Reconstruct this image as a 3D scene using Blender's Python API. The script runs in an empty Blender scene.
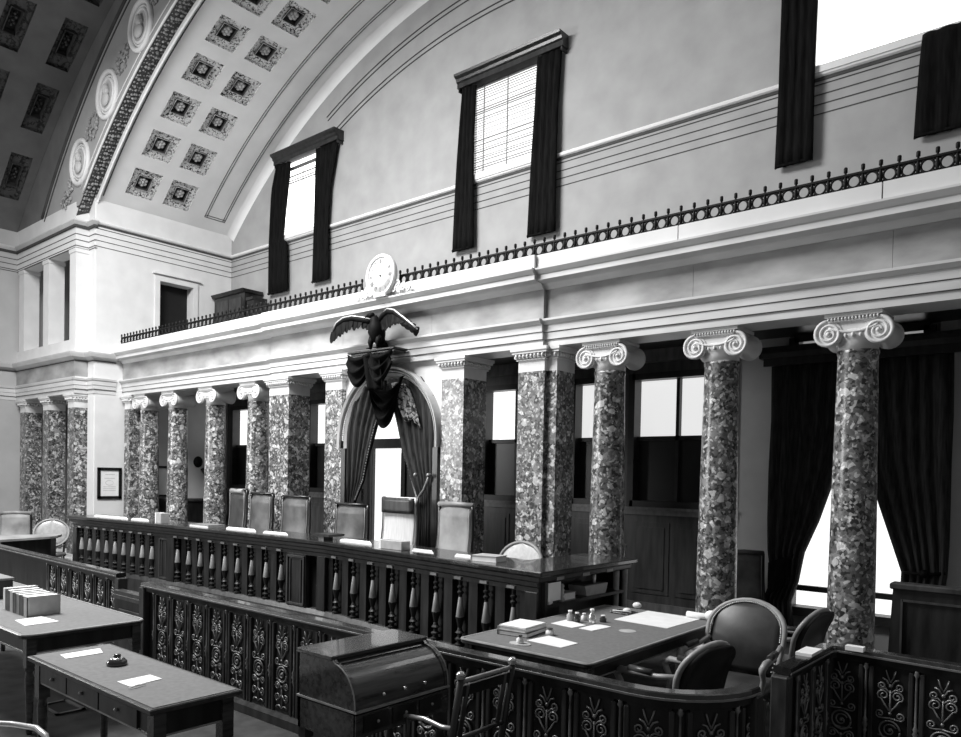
import bpy, math, random
from math import sin, cos, pi, sqrt, radians, atan2
from mathutils import Vector, Matrix
random.seed(7)
scn = bpy.context.scene
COL = scn.collection

# ------------------------------------------------------------------ camera model (also used to turn a pixel into a point on a plane)
F, YAW, PITCH, ROLL, CY, H = 757.465, .6997354, -.02076826, .01926701, 491.9145, 2.0
FW = Vector((-sin(YAW)*cos(PITCH), cos(YAW)*cos(PITCH), sin(PITCH)))
_r = Vector((cos(YAW), sin(YAW), 0)); _u = _r.cross(FW)
RR = _r*cos(ROLL) + _u*sin(ROLL); UU = -_r*sin(ROLL) + _u*cos(ROLL)
EYE = Vector((0, 0, H))
def hit(ax, v, x, y):
    d = FW + RR*((x-480.5)/F) - UU*((y-CY)/F)
    return EYE + d*((v-EYE[ax])/d[ax])
def aty(Y, x, y): p = hit(1, Y, x, y); return p
def atx(X, x, y): return hit(0, X, x, y)
def atz(Z, x, y): return hit(2, Z, x, y)

# ------------------------------------------------------------------ materials
def nodes(name):
    m = bpy.data.materials.new(name); m.use_nodes = True
    nt = m.node_tree; b = nt.nodes['Principled BSDF']
    return m, nt, b
def g(v): return (v, v, v, 1)
def coords(nt, scale=1.0, stretch=(1, 1, 1)):
    tc = nt.nodes.new('ShaderNodeTexCoord'); mp = nt.nodes.new('ShaderNodeMapping')
    mp.inputs['Scale'].default_value = [scale*s for s in stretch]
    gm = nt.nodes.new('ShaderNodeNewGeometry')
    nt.links.new(gm.outputs['Position'], mp.inputs['Vector'])
    return mp
def ramp(nt, fac, stops, mode='LINEAR'):
    r = nt.nodes.new('ShaderNodeValToRGB'); r.color_ramp.interpolation = mode
    els = r.color_ramp.elements
    while len(els) < len(stops): els.new(.5)
    for e, (p, v) in zip(els, stops): e.position = p; e.color = g(v)
    nt.links.new(fac, r.inputs['Fac']); return r
def noisy(name, lo, hi, scale, rough=.6, stretch=(1, 1, 1), detail=6, bump=0, spec=.4, metal=0, coat=0):
    m, nt, b = nodes(name); mp = coords(nt, scale, stretch)
    n = nt.nodes.new('ShaderNodeTexNoise'); n.inputs['Detail'].default_value = detail; n.inputs['Scale'].default_value = 1
    nt.links.new(mp.outputs['Vector'], n.inputs['Vector'])
    r = ramp(nt, n.outputs['Fac'], [(.3, lo), (.7, hi)])
    nt.links.new(r.outputs['Color'], b.inputs['Base Color'])
    b.inputs['Roughness'].default_value = rough; b.inputs['Metallic'].default_value = metal
    b.inputs['Specular IOR Level'].default_value = spec; b.inputs['Coat Weight'].default_value = coat
    if bump:
        bp = nt.nodes.new('ShaderNodeBump'); bp.inputs['Strength'].default_value = bump; bp.inputs['Distance'].default_value = .02
        nt.links.new(n.outputs['Fac'], bp.inputs['Height']); nt.links.new(bp.outputs['Normal'], b.inputs['Normal'])
    return m
def breccia(name, dark, mid, light):
    m, nt, b = nodes(name); mp = coords(nt, 1)
    def vor(s, feat='F1'):
        v = nt.nodes.new('ShaderNodeTexVoronoi'); v.feature = feat; v.inputs['Scale'].default_value = s
        n = nt.nodes.new('ShaderNodeTexNoise'); n.inputs['Scale'].default_value = 9; n.inputs['Detail'].default_value = 4
        mx = nt.nodes.new('ShaderNodeMixRGB'); mx.inputs['Fac'].default_value = .05
        nt.links.new(mp.outputs['Vector'], n.inputs['Vector']); nt.links.new(mp.outputs['Vector'], mx.inputs['Color1'])
        nt.links.new(n.outputs['Color'], mx.inputs['Color2']); nt.links.new(mx.outputs['Color'], v.inputs['Vector']); return v
    big, sm = vor(17), vor(42)
    sep = nt.nodes.new('ShaderNodeSeparateColor'); nt.links.new(big.outputs['Color'], sep.inputs['Color'])
    sep2 = nt.nodes.new('ShaderNodeSeparateColor'); nt.links.new(sm.outputs['Color'], sep2.inputs['Color'])
    r1 = ramp(nt, sep.outputs['Red'], [(0, dark), (.35, dark*1.6), (.6, mid), (.82, mid*1.3), (.9, light)], 'CONSTANT')
    r2 = ramp(nt, sep2.outputs['Green'], [(0, dark), (.3, mid*.7), (.6, mid), (.85, light)], 'CONSTANT')
    mx = nt.nodes.new('ShaderNodeMixRGB'); mx.inputs['Fac'].default_value = .5
    nt.links.new(r1.outputs['Color'], mx.inputs['Color1']); nt.links.new(r2.outputs['Color'], mx.inputs['Color2'])
    nt.links.new(mx.outputs['Color'], b.inputs['Base Color'])
    b.inputs['Roughness'].default_value = .28; b.inputs['Specular IOR Level'].default_value = .5
    return m
def pattern(name, dark, light, scale, thr=.5):
    m, nt, b = nodes(name); mp = coords(nt, 1)
    v = nt.nodes.new('ShaderNodeTexVoronoi'); v.feature = 'DISTANCE_TO_EDGE'; v.inputs['Scale'].default_value = scale
    n = nt.nodes.new('ShaderNodeTexNoise'); n.inputs['Scale'].default_value = scale*.9; n.inputs['Detail'].default_value = 3
    nt.links.new(mp.outputs['Vector'], v.inputs['Vector']); nt.links.new(mp.outputs['Vector'], n.inputs['Vector'])
    a = nt.nodes.new('ShaderNodeMath'); a.operation = 'ADD'
    nt.links.new(v.outputs['Distance'], a.inputs[0]); nt.links.new(n.outputs['Fac'], a.inputs[1])
    r = ramp(nt, a.outputs['Value'], [(thr+.08, dark), (thr+.2, light)])
    nt.links.new(r.outputs['Color'], b.inputs['Base Color']); b.inputs['Roughness'].default_value = .7
    bp = nt.nodes.new('ShaderNodeBump'); bp.inputs['Strength'].default_value = .6; bp.inputs['Distance'].default_value = .02
    nt.links.new(a.outputs['Value'], bp.inputs['Height']); nt.links.new(bp.outputs['Normal'], b.inputs['Normal'])
    return m
def glow(name, v, s):
    m, nt, b = nodes(name); mp = coords(nt, .7)
    n = nt.nodes.new('ShaderNodeTexNoise'); n.inputs['Scale'].default_value = 1; nt.links.new(mp.outputs['Vector'], n.inputs['Vector'])
    r = ramp(nt, n.outputs['Fac'], [(.2, v*.88), (.8, v)])
    b.inputs['Base Color'].default_value = g(.6); b.inputs['Roughness'].default_value = .2
    nt.links.new(r.outputs['Color'], b.inputs['Emission Color']); b.inputs['Emission Strength'].default_value = s
    return m
M = dict(
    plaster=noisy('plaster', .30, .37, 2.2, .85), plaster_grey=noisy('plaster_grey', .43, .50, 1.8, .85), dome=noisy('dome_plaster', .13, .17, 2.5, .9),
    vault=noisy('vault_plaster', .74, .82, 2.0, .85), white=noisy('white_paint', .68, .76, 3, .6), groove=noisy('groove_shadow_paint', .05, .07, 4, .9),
    marble=noisy('pale_marble', .52, .70, 1.6, .4, (1, 1, 3)), frieze=noisy('veined_marble', .22, .46, 1.5, .45, (1.2, 1, 2.6), 12),
    arch_stone=noisy('sandstone', .45, .58, 6, .7),
    capital=noisy('capital_marble', .62, .76, 5, .4), breccia=breccia('breccia', .026, .24, .78),
    coffer=pattern('coffer_filigree', .015, .75, 21, .40), coffer_dark=noisy('coffer_recess', .03, .06, 8, .8), rosette=noisy('rosette_plaster', .35, .5, 12, .7),
    coffer_dome=pattern('dome_coffer_pattern', .015, .07, 12, .42), band=noisy('leaf_band_ground', .05, .09, 15, .8), relief=noisy('relief_plaster', .5, .6, 6, .75), spray=noisy('spray_plaster', .16, .42, 24, .8),
    wood=noisy('dark_walnut', .005, .028, 3.2, .32, (4, 4, .7), 8, 0, .5), wood_gloss=noisy('polished_walnut', .010, .035, 3, .2, (5, .8, 5), 8, 0, .6, 0, .4),
    wood_mid=noisy('worn_mahogany', .02, .06, 4, .35, (4, 4, 1), 8, 0, .5), wood_edge=noisy('rubbed_oak_edge', .22, .36, 5, .35, (2, 2, 2)), baluster=noisy('turned_walnut', .010, .022, 6, .45, (2, 2, .6), 5, 0, .25),
    oak_dark=noisy('window_wall_oak', .045, .10, 3.2, .4, (4, 4, .6), 8, 0, .5), oak_mid=noisy('window_wall_moulding', .12, .24, 3, .35, (4, 4, 1), 8, 0, .5), desk_wood=noisy('desk_mahogany', .016, .075, 4, .25, (9, .7, 9), 8, 0, .6, 0, .4), iron=noisy('black_iron', .004, .010, 8, .6, spec=.2), scroll=noisy('burnished_iron', .14, .34, 14, .35, metal=.35),
    obelisk=noisy('pale_lit_oak', .16, .34, 6, .35, (2, 2, .6), 5, 0, .5), velvet=noisy('dark_velvet', .002, .008, 6, .95, (6, 6, .6), 4, .3, .1), velvet_mid=noisy('plum_velvet', .008, .045, 6, .75, (6, 6, .6), 4, .3, .3), fringe=pattern('figured_lining', .02, .4, 17, .45),
    leather=noisy('worn_leather', .045, .13, 5, .4, (1, 1, 1), 6, .1, .5), leather_dark=noisy('dark_leather', .018, .055, 6, .4, (1, 1, 1), 5, .1, .45), leather_pale=noisy('pale_leather', .2, .38, 4, .45, (1, 1, 1), 6, .1, .4),
    cane=noisy('pale_cane', .5, .62, 30, .6), tack=noisy('brass_tacks', .45, .6, 20, .3, metal=.5), linen=noisy('pale_linen', .55, .68, 9, .7, (5, 5, .5)),
    felt=noisy('table_felt', .14, .18, 30, .75, spec=.35), paper=noisy('paper', .78, .86, 10, .8), paper_grey=noisy('grey_paper', .34, .46, 10, .8), book_dark=noisy('dark_binding', .02, .05, 10, .6), book_mid=noisy('cloth_binding', .15, .22, 10, .7),
    carpet=noisy('carpet', .02, .06, 5, .95, (1, 1, 1), 8), carpet_pale=noisy('worn_floor', .12, .2, 3, .8), glass_ink=noisy('ink_glass', .02, .05, 10, .08, spec=.8), chrome=noisy('bright_metal', .6, .75, 8, .2, metal=.8),
    dark_glass=noisy('blind_cloth', .010, .02, 3, .35), sash=noisy('sash_paint', .02, .04, 6, .4), slat=noisy('slat_paint', .10, .17, 10, .5),
    day=glow('daylit_pane', 1.0, 1.15), day_soft=glow('daylit_pane_soft', 1.0, .72), day_strong=glow('daylit_pane_strong', 1.0, 3.0), void=noisy('dark_doorway', .006, .01, 2, .9),
    dial=noisy('white_dial', .74, .8, 5, .5), mark=noisy('dial_numerals', .30, .38, 10, .6), bronze=noisy('dark_bronze', .003, .008, 14, .6, spec=.08), gilt=noisy('gilt_edge', .5, .7, 14, .35, metal=.3),
)

# ------------------------------------------------------------------ mesh builder
class MB:
    def __init__(s): s.v = []; s.f = []; s.s = []
    def add(s, vs, fs, smooth=False):
        o = len(s.v); s.v += [tuple(p) for p in vs]
        for f in fs: s.f.append([i+o for i in f]); s.s.append(smooth)
        return s
    def box(s, x0, x1, y0, y1, z0, z1):
        x0, x1 = min(x0, x1), max(x0, x1); y0, y1 = min(y0, y1), max(y0, y1); z0, z1 = min(z0, z1), max(z0, z1)
        return s.add([(x0,y0,z0),(x1,y0,z0),(x1,y1,z0),(x0,y1,z0),(x0,y0,z1),(x1,y0,z1),(x1,y1,z1),(x0,y1,z1)],
                     [(0,3,2,1),(4,5,6,7),(0,1,5,4),(1,2,6,5),(2,3,7,6),(3,0,4,7)])
    def obox(s, c, ux, uy, uz):
        c, ux, uy, uz = Vector(c), Vector(ux), Vector(uy), Vector(uz)
        P = [c+a*ux+b*uy+d*uz for d in (-1, 1) for a, b in ((-1,-1),(1,-1),(1,1),(-1,1))]
        return s.add(P, [(0,3,2,1),(4,5,6,7),(0,1,5,4),(1,2,6,5),(2,3,7,6),(3,0,4,7)])
    def prism(s, poly, a, b, axis=2, smooth=False):
        def put(p, t): return (t, p[0], p[1]) if axis == 0 else (p[0], t, p[1]) if axis == 1 else (p[0], p[1], t)
        n = len(poly)
        s.add([put(p, a) for p in poly]+[put(p, b) for p in poly], [tuple(range(n))[::-1], tuple(range(n, 2*n))])
        return s.add([put(p, a) for p in poly]+[put(p, b) for p in poly], [(i, (i+1) % n, n+(i+1) % n, n+i) for i in range(n)], smooth)
    def lathe(s, prof, c=(0,0,0), n=20, axis=2, smooth=True):
        vs = []
        for r, h in prof:
            for k in range(n):
                a = 2*pi*k/n; p = (r*cos(a), r*sin(a), h)
                if axis == 1: p = (p[0], p[2], p[1])
                if axis == 0: p = (p[2], p[0], p[1])
                vs.append((c[0]+p[0], c[1]+p[1], c[2]+p[2]))
        m = len(prof)
        fs = [(i*n+k, i*n+(k+1) % n, (i+1)*n+(k+1) % n, (i+1)*n+k) for i in range(m-1) for k in range(n)]
        s.add(vs, fs, smooth)
        s.add(vs[:n], [tuple(range(n))[::-1]]); s.add(vs[-n:], [tuple(range(n))]); return s
    def tube(s, pts, r, n=6, closed=False, smooth=True):
        pts = [Vector(p) for p in pts]; m = len(pts); vs = []; up = None
        for i, p in enumerate(pts):
            a = pts[i-1] if (i or closed) else pts[0]; b = pts[(i+1) % m] if (i < m-1 or closed) else pts[-1]
            t = (b-a); t = t.normalized() if t.length > 1e-9 else Vector((0, 0, 1))
            if up is None: up = t.orthogonal().normalized()
            else:
                up = up - t*up.dot(t); up = up.normalized() if up.length > 1e-6 else t.orthogonal().normalized()
            w = t.cross(up); rr = r[i] if isinstance(r, (list, tuple)) else r
            for k in range(n):
                q = 2*pi*k/n; vs.append(p+up*(rr*cos(q))+w*(rr*sin(q)))
        e = m if closed else m-1
        s.add(vs, [(i*n+k, i*n+(k+1) % n, ((i+1) % m)*n+(k+1) % n, ((i+1) % m)*n+k) for i in range(e) for k in range(n)], smooth)
        if not closed: s.add(vs[:n], [tuple(range(n))[::-1]]); s.add(vs[-n:], [tuple(range(n))])
        return s
    def ball(s, c, r, nu=10, nv=7):
        rx, ry, rz = r if isinstance(r, (list, tuple)) else (r, r, r); vs = []
        for j in range(nv+1):
            b = -pi/2+pi*j/nv; cb = max(cos(b), 1e-3)
            for i in range(nu): a = 2*pi*i/nu; vs.append((c[0]+rx*cb*cos(a), c[1]+ry*cb*sin(a), c[2]+rz*sin(b)))
        return s.add(vs, [(j*nu+i, j*nu+(i+1) % nu, (j+1)*nu+(i+1) % nu, (j+1)*nu+i) for j in range(nv) for i in range(nu)], True)
    def sheet(s, fn, nu, nv, thick=.02, smooth=True, nrm=(0, 1, 0)):
        # fn(u,v)->point; a closed slab of given thickness along nrm
        N = Vector(nrm)*thick
        A = [Vector(fn(i/nu, j/nv)) for j in range(nv+1) for i in range(nu+1)]; B = [p+N for p in A]; w = nu+1; o = len(A)
        fs = [(j*w+i, j*w+i+1, (j+1)*w+i+1, (j+1)*w+i) for j in range(nv) for i in range(nu)]
        fb = [tuple(o+k for k in f[::-1]) for f in fs]
        ed = [(j*w, (j+1)*w, o+(j+1)*w, o+j*w) for j in range(nv)] + [(j*w+nu, o+j*w+nu, o+(j+1)*w+nu, (j+1)*w+nu) for j in range(nv)]
        ed += [(i, o+i, o+i+1, i+1) for i in range(nu)] + [(nv*w+i, nv*w+i+1, o+nv*w+i+1, o+nv*w+i) for i in range(nu)]
        return s.add(A+B, fs+fb+ed, smooth)
    def ribbon(s, path, prof, closed=False, smooth=False):
        # path: list of (x,y); prof: closed list of (n,z), n measured to the right of travel
        m = len(path); k = len(prof); vs = []
        for i in range(m):
            p = Vector(path[i]); a = Vector(path[i-1]) if i else None; b = Vector(path[i+1]) if i < m-1 else None
            d1 = (p-a).normalized() if a is not None else (b-p).normalized(); d2 = (b-p).normalized() if b is not None else d1
            n1 = Vector((d1.y, -d1.x)); n2 = Vector((d2.y, -d2.x)); nn = (n1+n2).normalized(); sc = 1/max(nn.dot(n1), .4)
            for q, z in prof: w = p+nn*(q*sc); vs.append((w.x, w.y, z))
        s.add(vs, [(i*k+j, i*k+(j+1) % k, (i+1)*k+(j+1) % k, (i+1)*k+j) for i in range(m-1) for j in range(k)], smooth)
        s.add(vs[:k], [tuple(range(k))]); s.add(vs[-k:], [tuple(range(k))[::-1]]); return s
    def xf(s, mat):
        s.v = [tuple(mat @ Vector(p)) for p in s.v]; return s
    def build(s, name, m, parent=None, bevel=0, seg=1):
        off = Vector((0, 0, 0)); r = parent
        while r is not None: off += Vector(r.location); r = r.parent
        me = bpy.data.meshes.new(name); me.from_pydata([tuple(Vector(p)-off) for p in s.v], [], s.f)
        me.polygons.foreach_set('use_smooth', s.s); me.update()
        import bmesh
        b = bmesh.new(); b.from_mesh(me); bmesh.ops.remove_doubles(b, verts=b.verts, dist=1e-5)
        bmesh.ops.recalc_face_normals(b, faces=b.faces); b.to_mesh(me); b.free()
        o = bpy.data.objects.new(name, me); COL.objects.link(o); o.data.materials.append(M[m] if isinstance(m, str) else m)
        if parent: o.parent = parent
        if bevel:
            bm = o.modifiers.new('bevel', 'BEVEL'); bm.width = bevel; bm.segments = seg; bm.limit_method = 'ANGLE'; bm.angle_limit = radians(40)
        return o
def thing(name, label, cat, loc=(0, 0, 0), group=None):
    o = bpy.data.objects.new(name, None); COL.objects.link(o); o.location = loc; o.empty_display_size = .1
    o['label'] = label; o['category'] = cat
    if group: o['group'] = group
    return o
def tag(o, label, cat, group=None):
    o['label'] = label; o['category'] = cat
    if group: o['group'] = group
    return o
def struct(name, mb, m, parent=None, bevel=0):
    o = mb.build(name, m, parent, bevel)
    if parent is None: o['kind'] = 'structure'
    return o
def dup(root, loc, rotz, label=None, group=None):
    r = root.copy(); COL.objects.link(r); r.location = loc; r.rotation_euler = (0, 0, rotz)
    if label: r['label'] = label
    if group: r['group'] = group
    for ch in list(root.children):
        c = ch.copy(); COL.objects.link(c); c.parent = r
        for gc in list(ch.children):
            d = gc.copy(); COL.objects.link(d); d.parent = c
    return r
def link_copy(o, parent, loc, rotz=0):
    # same mesh data as o, as another part of parent
    c = o.copy(); COL.objects.link(c); c.parent = parent; c.location = Vector(loc)-Vector(parent.location); c.rotation_euler = (0, 0, rotz)
    for ch in list(o.children):
        d = ch.copy(); COL.objects.link(d); d.parent = c
    return c
def spiral(cx, cz, r0, r1, a0, turns, n=18, y=0):
    return [(cx+(r0+(r1-r0)*i/n)*cos(a0+2*pi*turns*i/n), y, cz+(r0+(r1-r0)*i/n)*sin(a0+2*pi*turns*i/n)) for i in range(n+1)]

# ================================================================== THE SETTING
XW, YB, YF = -16.31, 10.0, 7.45          # left wall of the gallery, back wall, front plane of the entablature
XC, Z0, RV = -8.05, -.85, 11.8           # vault: centre line, centre height, radius
XL, YP = -19.87, 6.6                     # side wall of the chamber, front plane of the left pier
XR = .28
def holes_wall(x0, x1, z0, z1, holes, y0, y1, swap=False):
    xs = sorted({x0, x1, *[h[0] for h in holes], *[h[1] for h in holes]}); zs = sorted({z0, z1, *[h[2] for h in holes], *[h[3] for h in holes]})
    mb = MB()
    for i in range(len(xs)-1):
        run = None
        for j in range(len(zs)-1):
            cx, cz = (xs[i]+xs[i+1])/2, (zs[j]+zs[j+1])/2
            op = any(h[0] < cx < h[1] and h[2] < cz < h[3] for h in holes)
            if op:
                if run: mb.box(xs[i], xs[i+1], y0, y1, *run) if not swap else mb.box(y0, y1, xs[i], xs[i+1], *run)
                run = None
            else: run = (run[0], zs[j+1]) if run else (zs[j], zs[j+1])
        if run: mb.box(xs[i], xs[i+1], y0, y1, *run) if not swap else mb.box(y0, y1, xs[i], xs[i+1], *run)
    return mb
struct('floor', MB().box(-24, 5, -4, 10.2, -.2, 0), 'carpet')
struct('floor_platform', MB().box(-15.6, -4.9, 6.35, 7.25, 0, .3), 'carpet')
UW = [(-14.42, -12.9, 7.15, 8.88), (-8.83, -7.3, 7.15, 8.88), (-3.12, -1.35, 7.15, 9.0)]  # last opening widened so its glow stands in for window glare
LW = [(-16.06, -14.72, 1.65, 3.48), (-13.1, -11.8, 1.65, 3.48), (-11.3, -10.25, .45, 3.45), (-8.3, -7.05, 1.65, 3.48), (-6.5, -5.75, 1.65, 3.48), (-5.48, -4.12, 1.65, 3.48), (-3.2, -1.7, .38, 3.83)]
struct('wall_back', holes_wall(-16.6, .5, 0, 11.3, UW+LW, YB, YB+.25), 'plaster')
struct('wall_left', holes_wall(6.88, 10.25, 0, 7.62, [(8.24, 9.03, 4.4, 6.17)], XW-.3, XW, True), 'white')
struct('wall_right', MB().box(XR, XR+.25, 6.9, 10.25, 0, 8), 'plaster')
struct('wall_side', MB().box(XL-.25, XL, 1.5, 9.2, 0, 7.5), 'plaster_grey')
# gallery floor and the ceiling under it
struct('floor_gallery', MB().box(XW, XR, 7.55, YB, 4.05, 4.25), 'wood')
struct('ceiling_under_gallery', MB().box(XW, XR, 7.9, YB, 3.86, 4.05), 'wood')  # dark wood colour stands in for deep shade below the gallery
# entablature: one profile along the front, the middle bay standing a little forward
def ent_prof(dy):
    P = [(0,3.565),(0,3.645),(-.014,3.647),(-.014,3.735),(-.028,3.737),(-.028,3.82),(-.05,3.825),(-.085,3.86),(-.085,3.885),(0,3.89),(0,4.235),(-.02,4.24),(-.05,4.285),(-.07,4.30),(-.2,4.315),
         (-.2,4.375),(-.215,4.38),(-.255,4.425),(-.255,4.445),(-.2,4.45),(.1,4.45),(.5,4.45),(.5,3.565)]
    return [(YF+dy+y, z) for y, z in P]
def ent_split(dy):
    full = ent_prof(dy)
    arch = full[:9]+[(YF+dy+.42, 3.885), (YF+dy+.42, 3.565)]
    fr = [(YF+dy, 3.885), (YF+dy, 4.24), (YF+dy+.5, 4.24), (YF+dy+.5, 3.885)]
    corn = full[11:20]+[(YF+dy+.5, 4.45), (YF+dy+.5, 4.24)]
    return arch, fr, corn
bays = [(XW, -10.84, 0), (-10.84, -5.30, -.05), (-5.30, XR, 0)]
a, b, c = MB(), MB(), MB()
for x0, x1, dy in bays:
    A, B, D = ent_split(dy); a.prism(A, x0, x1, 0); c.prism(D, x0, x1, 0)
    cuts = [x0+.0]; 
    k = max(2, round((x1-x0)/1.75)); L = (x1-x0)/k
    for i in range(k): b.prism(B, x0+i*L+(.003 if i else 0), x0+(i+1)*L, 0)
struct('trim_architrave', a, 'marble'); struct('trim_frieze', b, 'frieze'); struct('trim_cornice', c, 'marble')
p = MB(); js = [XW, -14.3, -12.4, -10.84, -8.1, -5.3, -3.52, -1.63, XR]
for x0, x1 in zip(js, js[1:]): p.box(x0+.006, x1-.006, 7.24 if not(-10.9 < (x0+x1)/2 < -5.2) else 7.2, 7.55, 4.45, 4.605)
struct('trim_parapet', p, 'white')
gl = MB()
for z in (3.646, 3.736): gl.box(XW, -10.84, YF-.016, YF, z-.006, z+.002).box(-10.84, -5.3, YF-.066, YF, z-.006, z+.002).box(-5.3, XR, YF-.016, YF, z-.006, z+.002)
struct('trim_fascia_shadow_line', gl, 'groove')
# upper string cornice on the back and left walls: bright roll with three incised lines below
def string_course(run, prof, name, m):
    mb = MB(); [mb.ribbon(r, prof) for r in run]; struct(name, mb, m)
runs = [[(XW, 6.9), (XW, YB), (UW[0][0]-.0, YB)], [(UW[0][1], YB), (UW[1][0], YB)], [(UW[1][1], YB), (UW[2][0], YB)], [(UW[2][1], YB), (XR, YB)]]
runs = [[(XW, 6.88), (XW, YB), (XR, YB)]]
string_course(runs, [(-.02, 7.06), (.02, 7.06), (.045, 7.075), (.055, 7.1), (.04, 7.125), (-.02, 7.13)], 'trim_string_cornice', 'white')
g1 = [[(-.01, z), (.008, z), (.008, z+.012), (-.01, z+.012)] for z in (6.605, 6.725, 6.845, 6.97)]
mb = MB()
for q in g1: [mb.ribbon(r, q) for r in runs]
mb.ribbon(runs[0], [(-.01, 7.02), (.012, 7.02), (.012, 7.06), (-.01, 7.06)])
struct('trim_string_lines', mb, 'groove')
# mouldings on the back wall that follow the vault, two pairs
def arc(R, t0, t1, n, y, x=XC, z=Z0): return [(x+R*sin(t0+(t1-t0)*i/n), y, z+R*cos(t0+(t1-t0)*i/n)) for i in range(n+1)]
mb = MB()
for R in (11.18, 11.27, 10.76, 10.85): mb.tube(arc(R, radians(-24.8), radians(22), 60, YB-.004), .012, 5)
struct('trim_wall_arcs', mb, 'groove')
# vault over the gallery with two rows of coffers
def vp(t, y, r=RV): return (XC+r*sin(t), y, Z0+r*cos(t))
tl, hw = radians(4.55), radians(1.52)
angs = [radians(-41.4)+tl*k for k in range(0, 19)]
rows = [(7.36, 7.94), (8.17, 8.76)]
tb = sorted({radians(-44.6), radians(44.6), *[q for a_ in angs for q in (a_-hw, a_+hw)]}); yb = [6.9, *rows[0], *rows[1], 9.0, YB]
mb = MB()
for i in range(len(tb)-1):
    for j in range(len(yb)-1):
        tm, ym = (tb[i]+tb[i+1])/2, (yb[j]+yb[j+1])/2
        if any(abs(tm-a_) < hw for a_ in angs) and any(r[0] < ym < r[1] for r in rows): continue
        n = max(1, int((tb[i+1]-tb[i])/radians(1.5)))
        for k in range(n):
            t0 = tb[i]+(tb[i+1]-tb[i])*k/n; t1 = tb[i]+(tb[i+1]-tb[i])*(k+1)/n
            mb.add([vp(t0, yb[j]), vp(t1, yb[j]), vp(t1, yb[j+1]), vp(t0, yb[j+1])], [(0, 1, 2, 3)], True)
            mb.add([vp(t0, yb[j], RV+.25), vp(t1, yb[j], RV+.25), vp(t1, yb[j+1], RV+.25), vp(t0, yb[j+1], RV+.25)], [(3, 2, 1, 0)], True)
vault = struct('ceiling_vault', mb, 'vault')
# cove where vault and back wall meet
mb = MB(); n = 60
for i in range(n):
    t0, t1 = radians(-44.6+89.2*i/n), radians(-44.6+89.2*(i+1)/n)
    for k in range(4):
        q0, q1 = pi/2*k/4, pi/2*(k+1)/4; f = lambda t, q: vp(t, YB-.14+.14*sin(q), RV-.14+.14*cos(q))
        mb.add([f(t0, q0), f(t1, q0), f(t1, q1), f(t0, q1)], [(0, 1, 2, 3)], True)
struct('trim_vault_cove', mb, 'vault')
mb = MB()
for y in (9.17, 9.22, 9.62, 9.67): mb.tube([vp(t, y, RV-.002) for t in [radians(-42.95+86*i/90) for i in range(91)]], .008, 4)
for t in (-42.95, -42.7, ): mb.tube([vp(radians(t), 9.17+.5*i/4, RV-.002) for i in range(5)], .008, 4)
mb.tube([vp(radians(-43.9+88*i/80), 6.98, RV-.004) for i in range(81)], .012, 4)
struct('trim_vault_lines', mb, 'groove')
def coffer(surf, ac, ha, y0, y1, depth, mats, rings, parent, wide=.0):
    # stepped recess: a filigree border, then a dark sunk square with a rosette
    mb = MB(); ym, hy = (y0+y1)/2, (y1-y0)/2
    def quadring(s0, r0, s1, r1, n=1):
        A = [surf(ac+ha*s0*u, ym+hy*s0*v, r0) for u, v in ((-1,-1),(1,-1),(1,1),(-1,1))]; B = [surf(ac+ha*s1*u, ym+hy*s1*v, r1) for u, v in ((-1,-1),(1,-1),(1,1),(-1,1))]
        mb.add(A+B, [(k, (k+1) % 4, 4+(k+1) % 4, 4+k) for k in range(4)])
    quadring(1, 0, 1, .05); quadring(1, .05, .5, .06)
    ob = mb.build('coffer', mats[0], parent)
    mb = MB(); quadring(.52, .06, .5, .03); quadring(.5, .03, .47, .03); quadring(.47, .03, .46, .13); A = [surf(ac+ha*.46*u, ym+hy*.46*v, .13) for u, v in ((-1,-1),(1,-1),(1,1),(-1,1))]
    mb.add(A, [(0, 1, 2, 3)]); mb.build('recess', mats[1], ob)
    mb = MB()
    for k in range(6):
        q = 2*pi*k/6; mb.ball(surf(ac+ha*.22*cos(q), ym+hy*.22*sin(q), .09), (hy*.15,)*3, 7, 5)
    mb.ball(surf(ac, ym, .07), (hy*.12,)*3, 8, 6)
    fr = [(-1, -1), (1, -1), (1, 1), (-1, 1)]
    for s_ in (.98, .5):
        L = [surf(ac+ha*s_*u, ym+hy*s_*v, .03) for u, v in fr]; mb.tube(L, .008, 4, True)
    mb.build('rosette', mats[2], ob)
vs_ = lambda t, y, r: vp(t, y, RV+r)
for a_ in angs:
    if a_ < radians(-5):
        for r in rows: coffer(vs_, a_, hw, r[0], r[1], .15, ('coffer', 'coffer_dark', 'rosette'), 1, vault)
    else:
        for r in rows: coffer(vs_, a_, hw, r[0], r[1], .15, ('coffer', 'coffer_dark', 'rosette'), 1, vault)
# arch between vault and chamber: soffit with leaf band, step, face with medallions
tA, tB = radians(-47.5), radians(47.5)
def ring(mb, R0, y0, R1, y1, n=90, t0=tA, t1=tB, smooth=True):
    for i in range(n):
        p0, p1 = t0+(t1-t0)*i/n, t0+(t1-t0)*(i+1)/n
        mb.add([vp(p0, y0, R0), vp(p1, y0, R0), vp(p1, y1, R1), vp(p0, y1, R1)], [(0, 1, 2, 3)], smooth)
mb = MB(); ring(mb, 11.72, 6.9, 12.0, 6.9); ring(mb, 11.78, 6.86, 11.78, 6.92); struct('ceiling_arch_step', mb, 'white')
mb = MB(); ring(mb, 11.76, YP, 11.86, 6.9); struct('ceiling_arch_soffit', mb, 'band')
mb = MB()
for i in range(210):
    t = radians(-46+90*i/210)
    for q in (6.645, 6.70, 6.755, 6.81, 6.865): mb.ball(vp(t+random.uniform(-.0015, .0015), q+random.uniform(-.015, .015), 11.765+.1*(q-6.6)/.3), (random.uniform(.016, .04),)*3, 5, 3)
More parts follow.
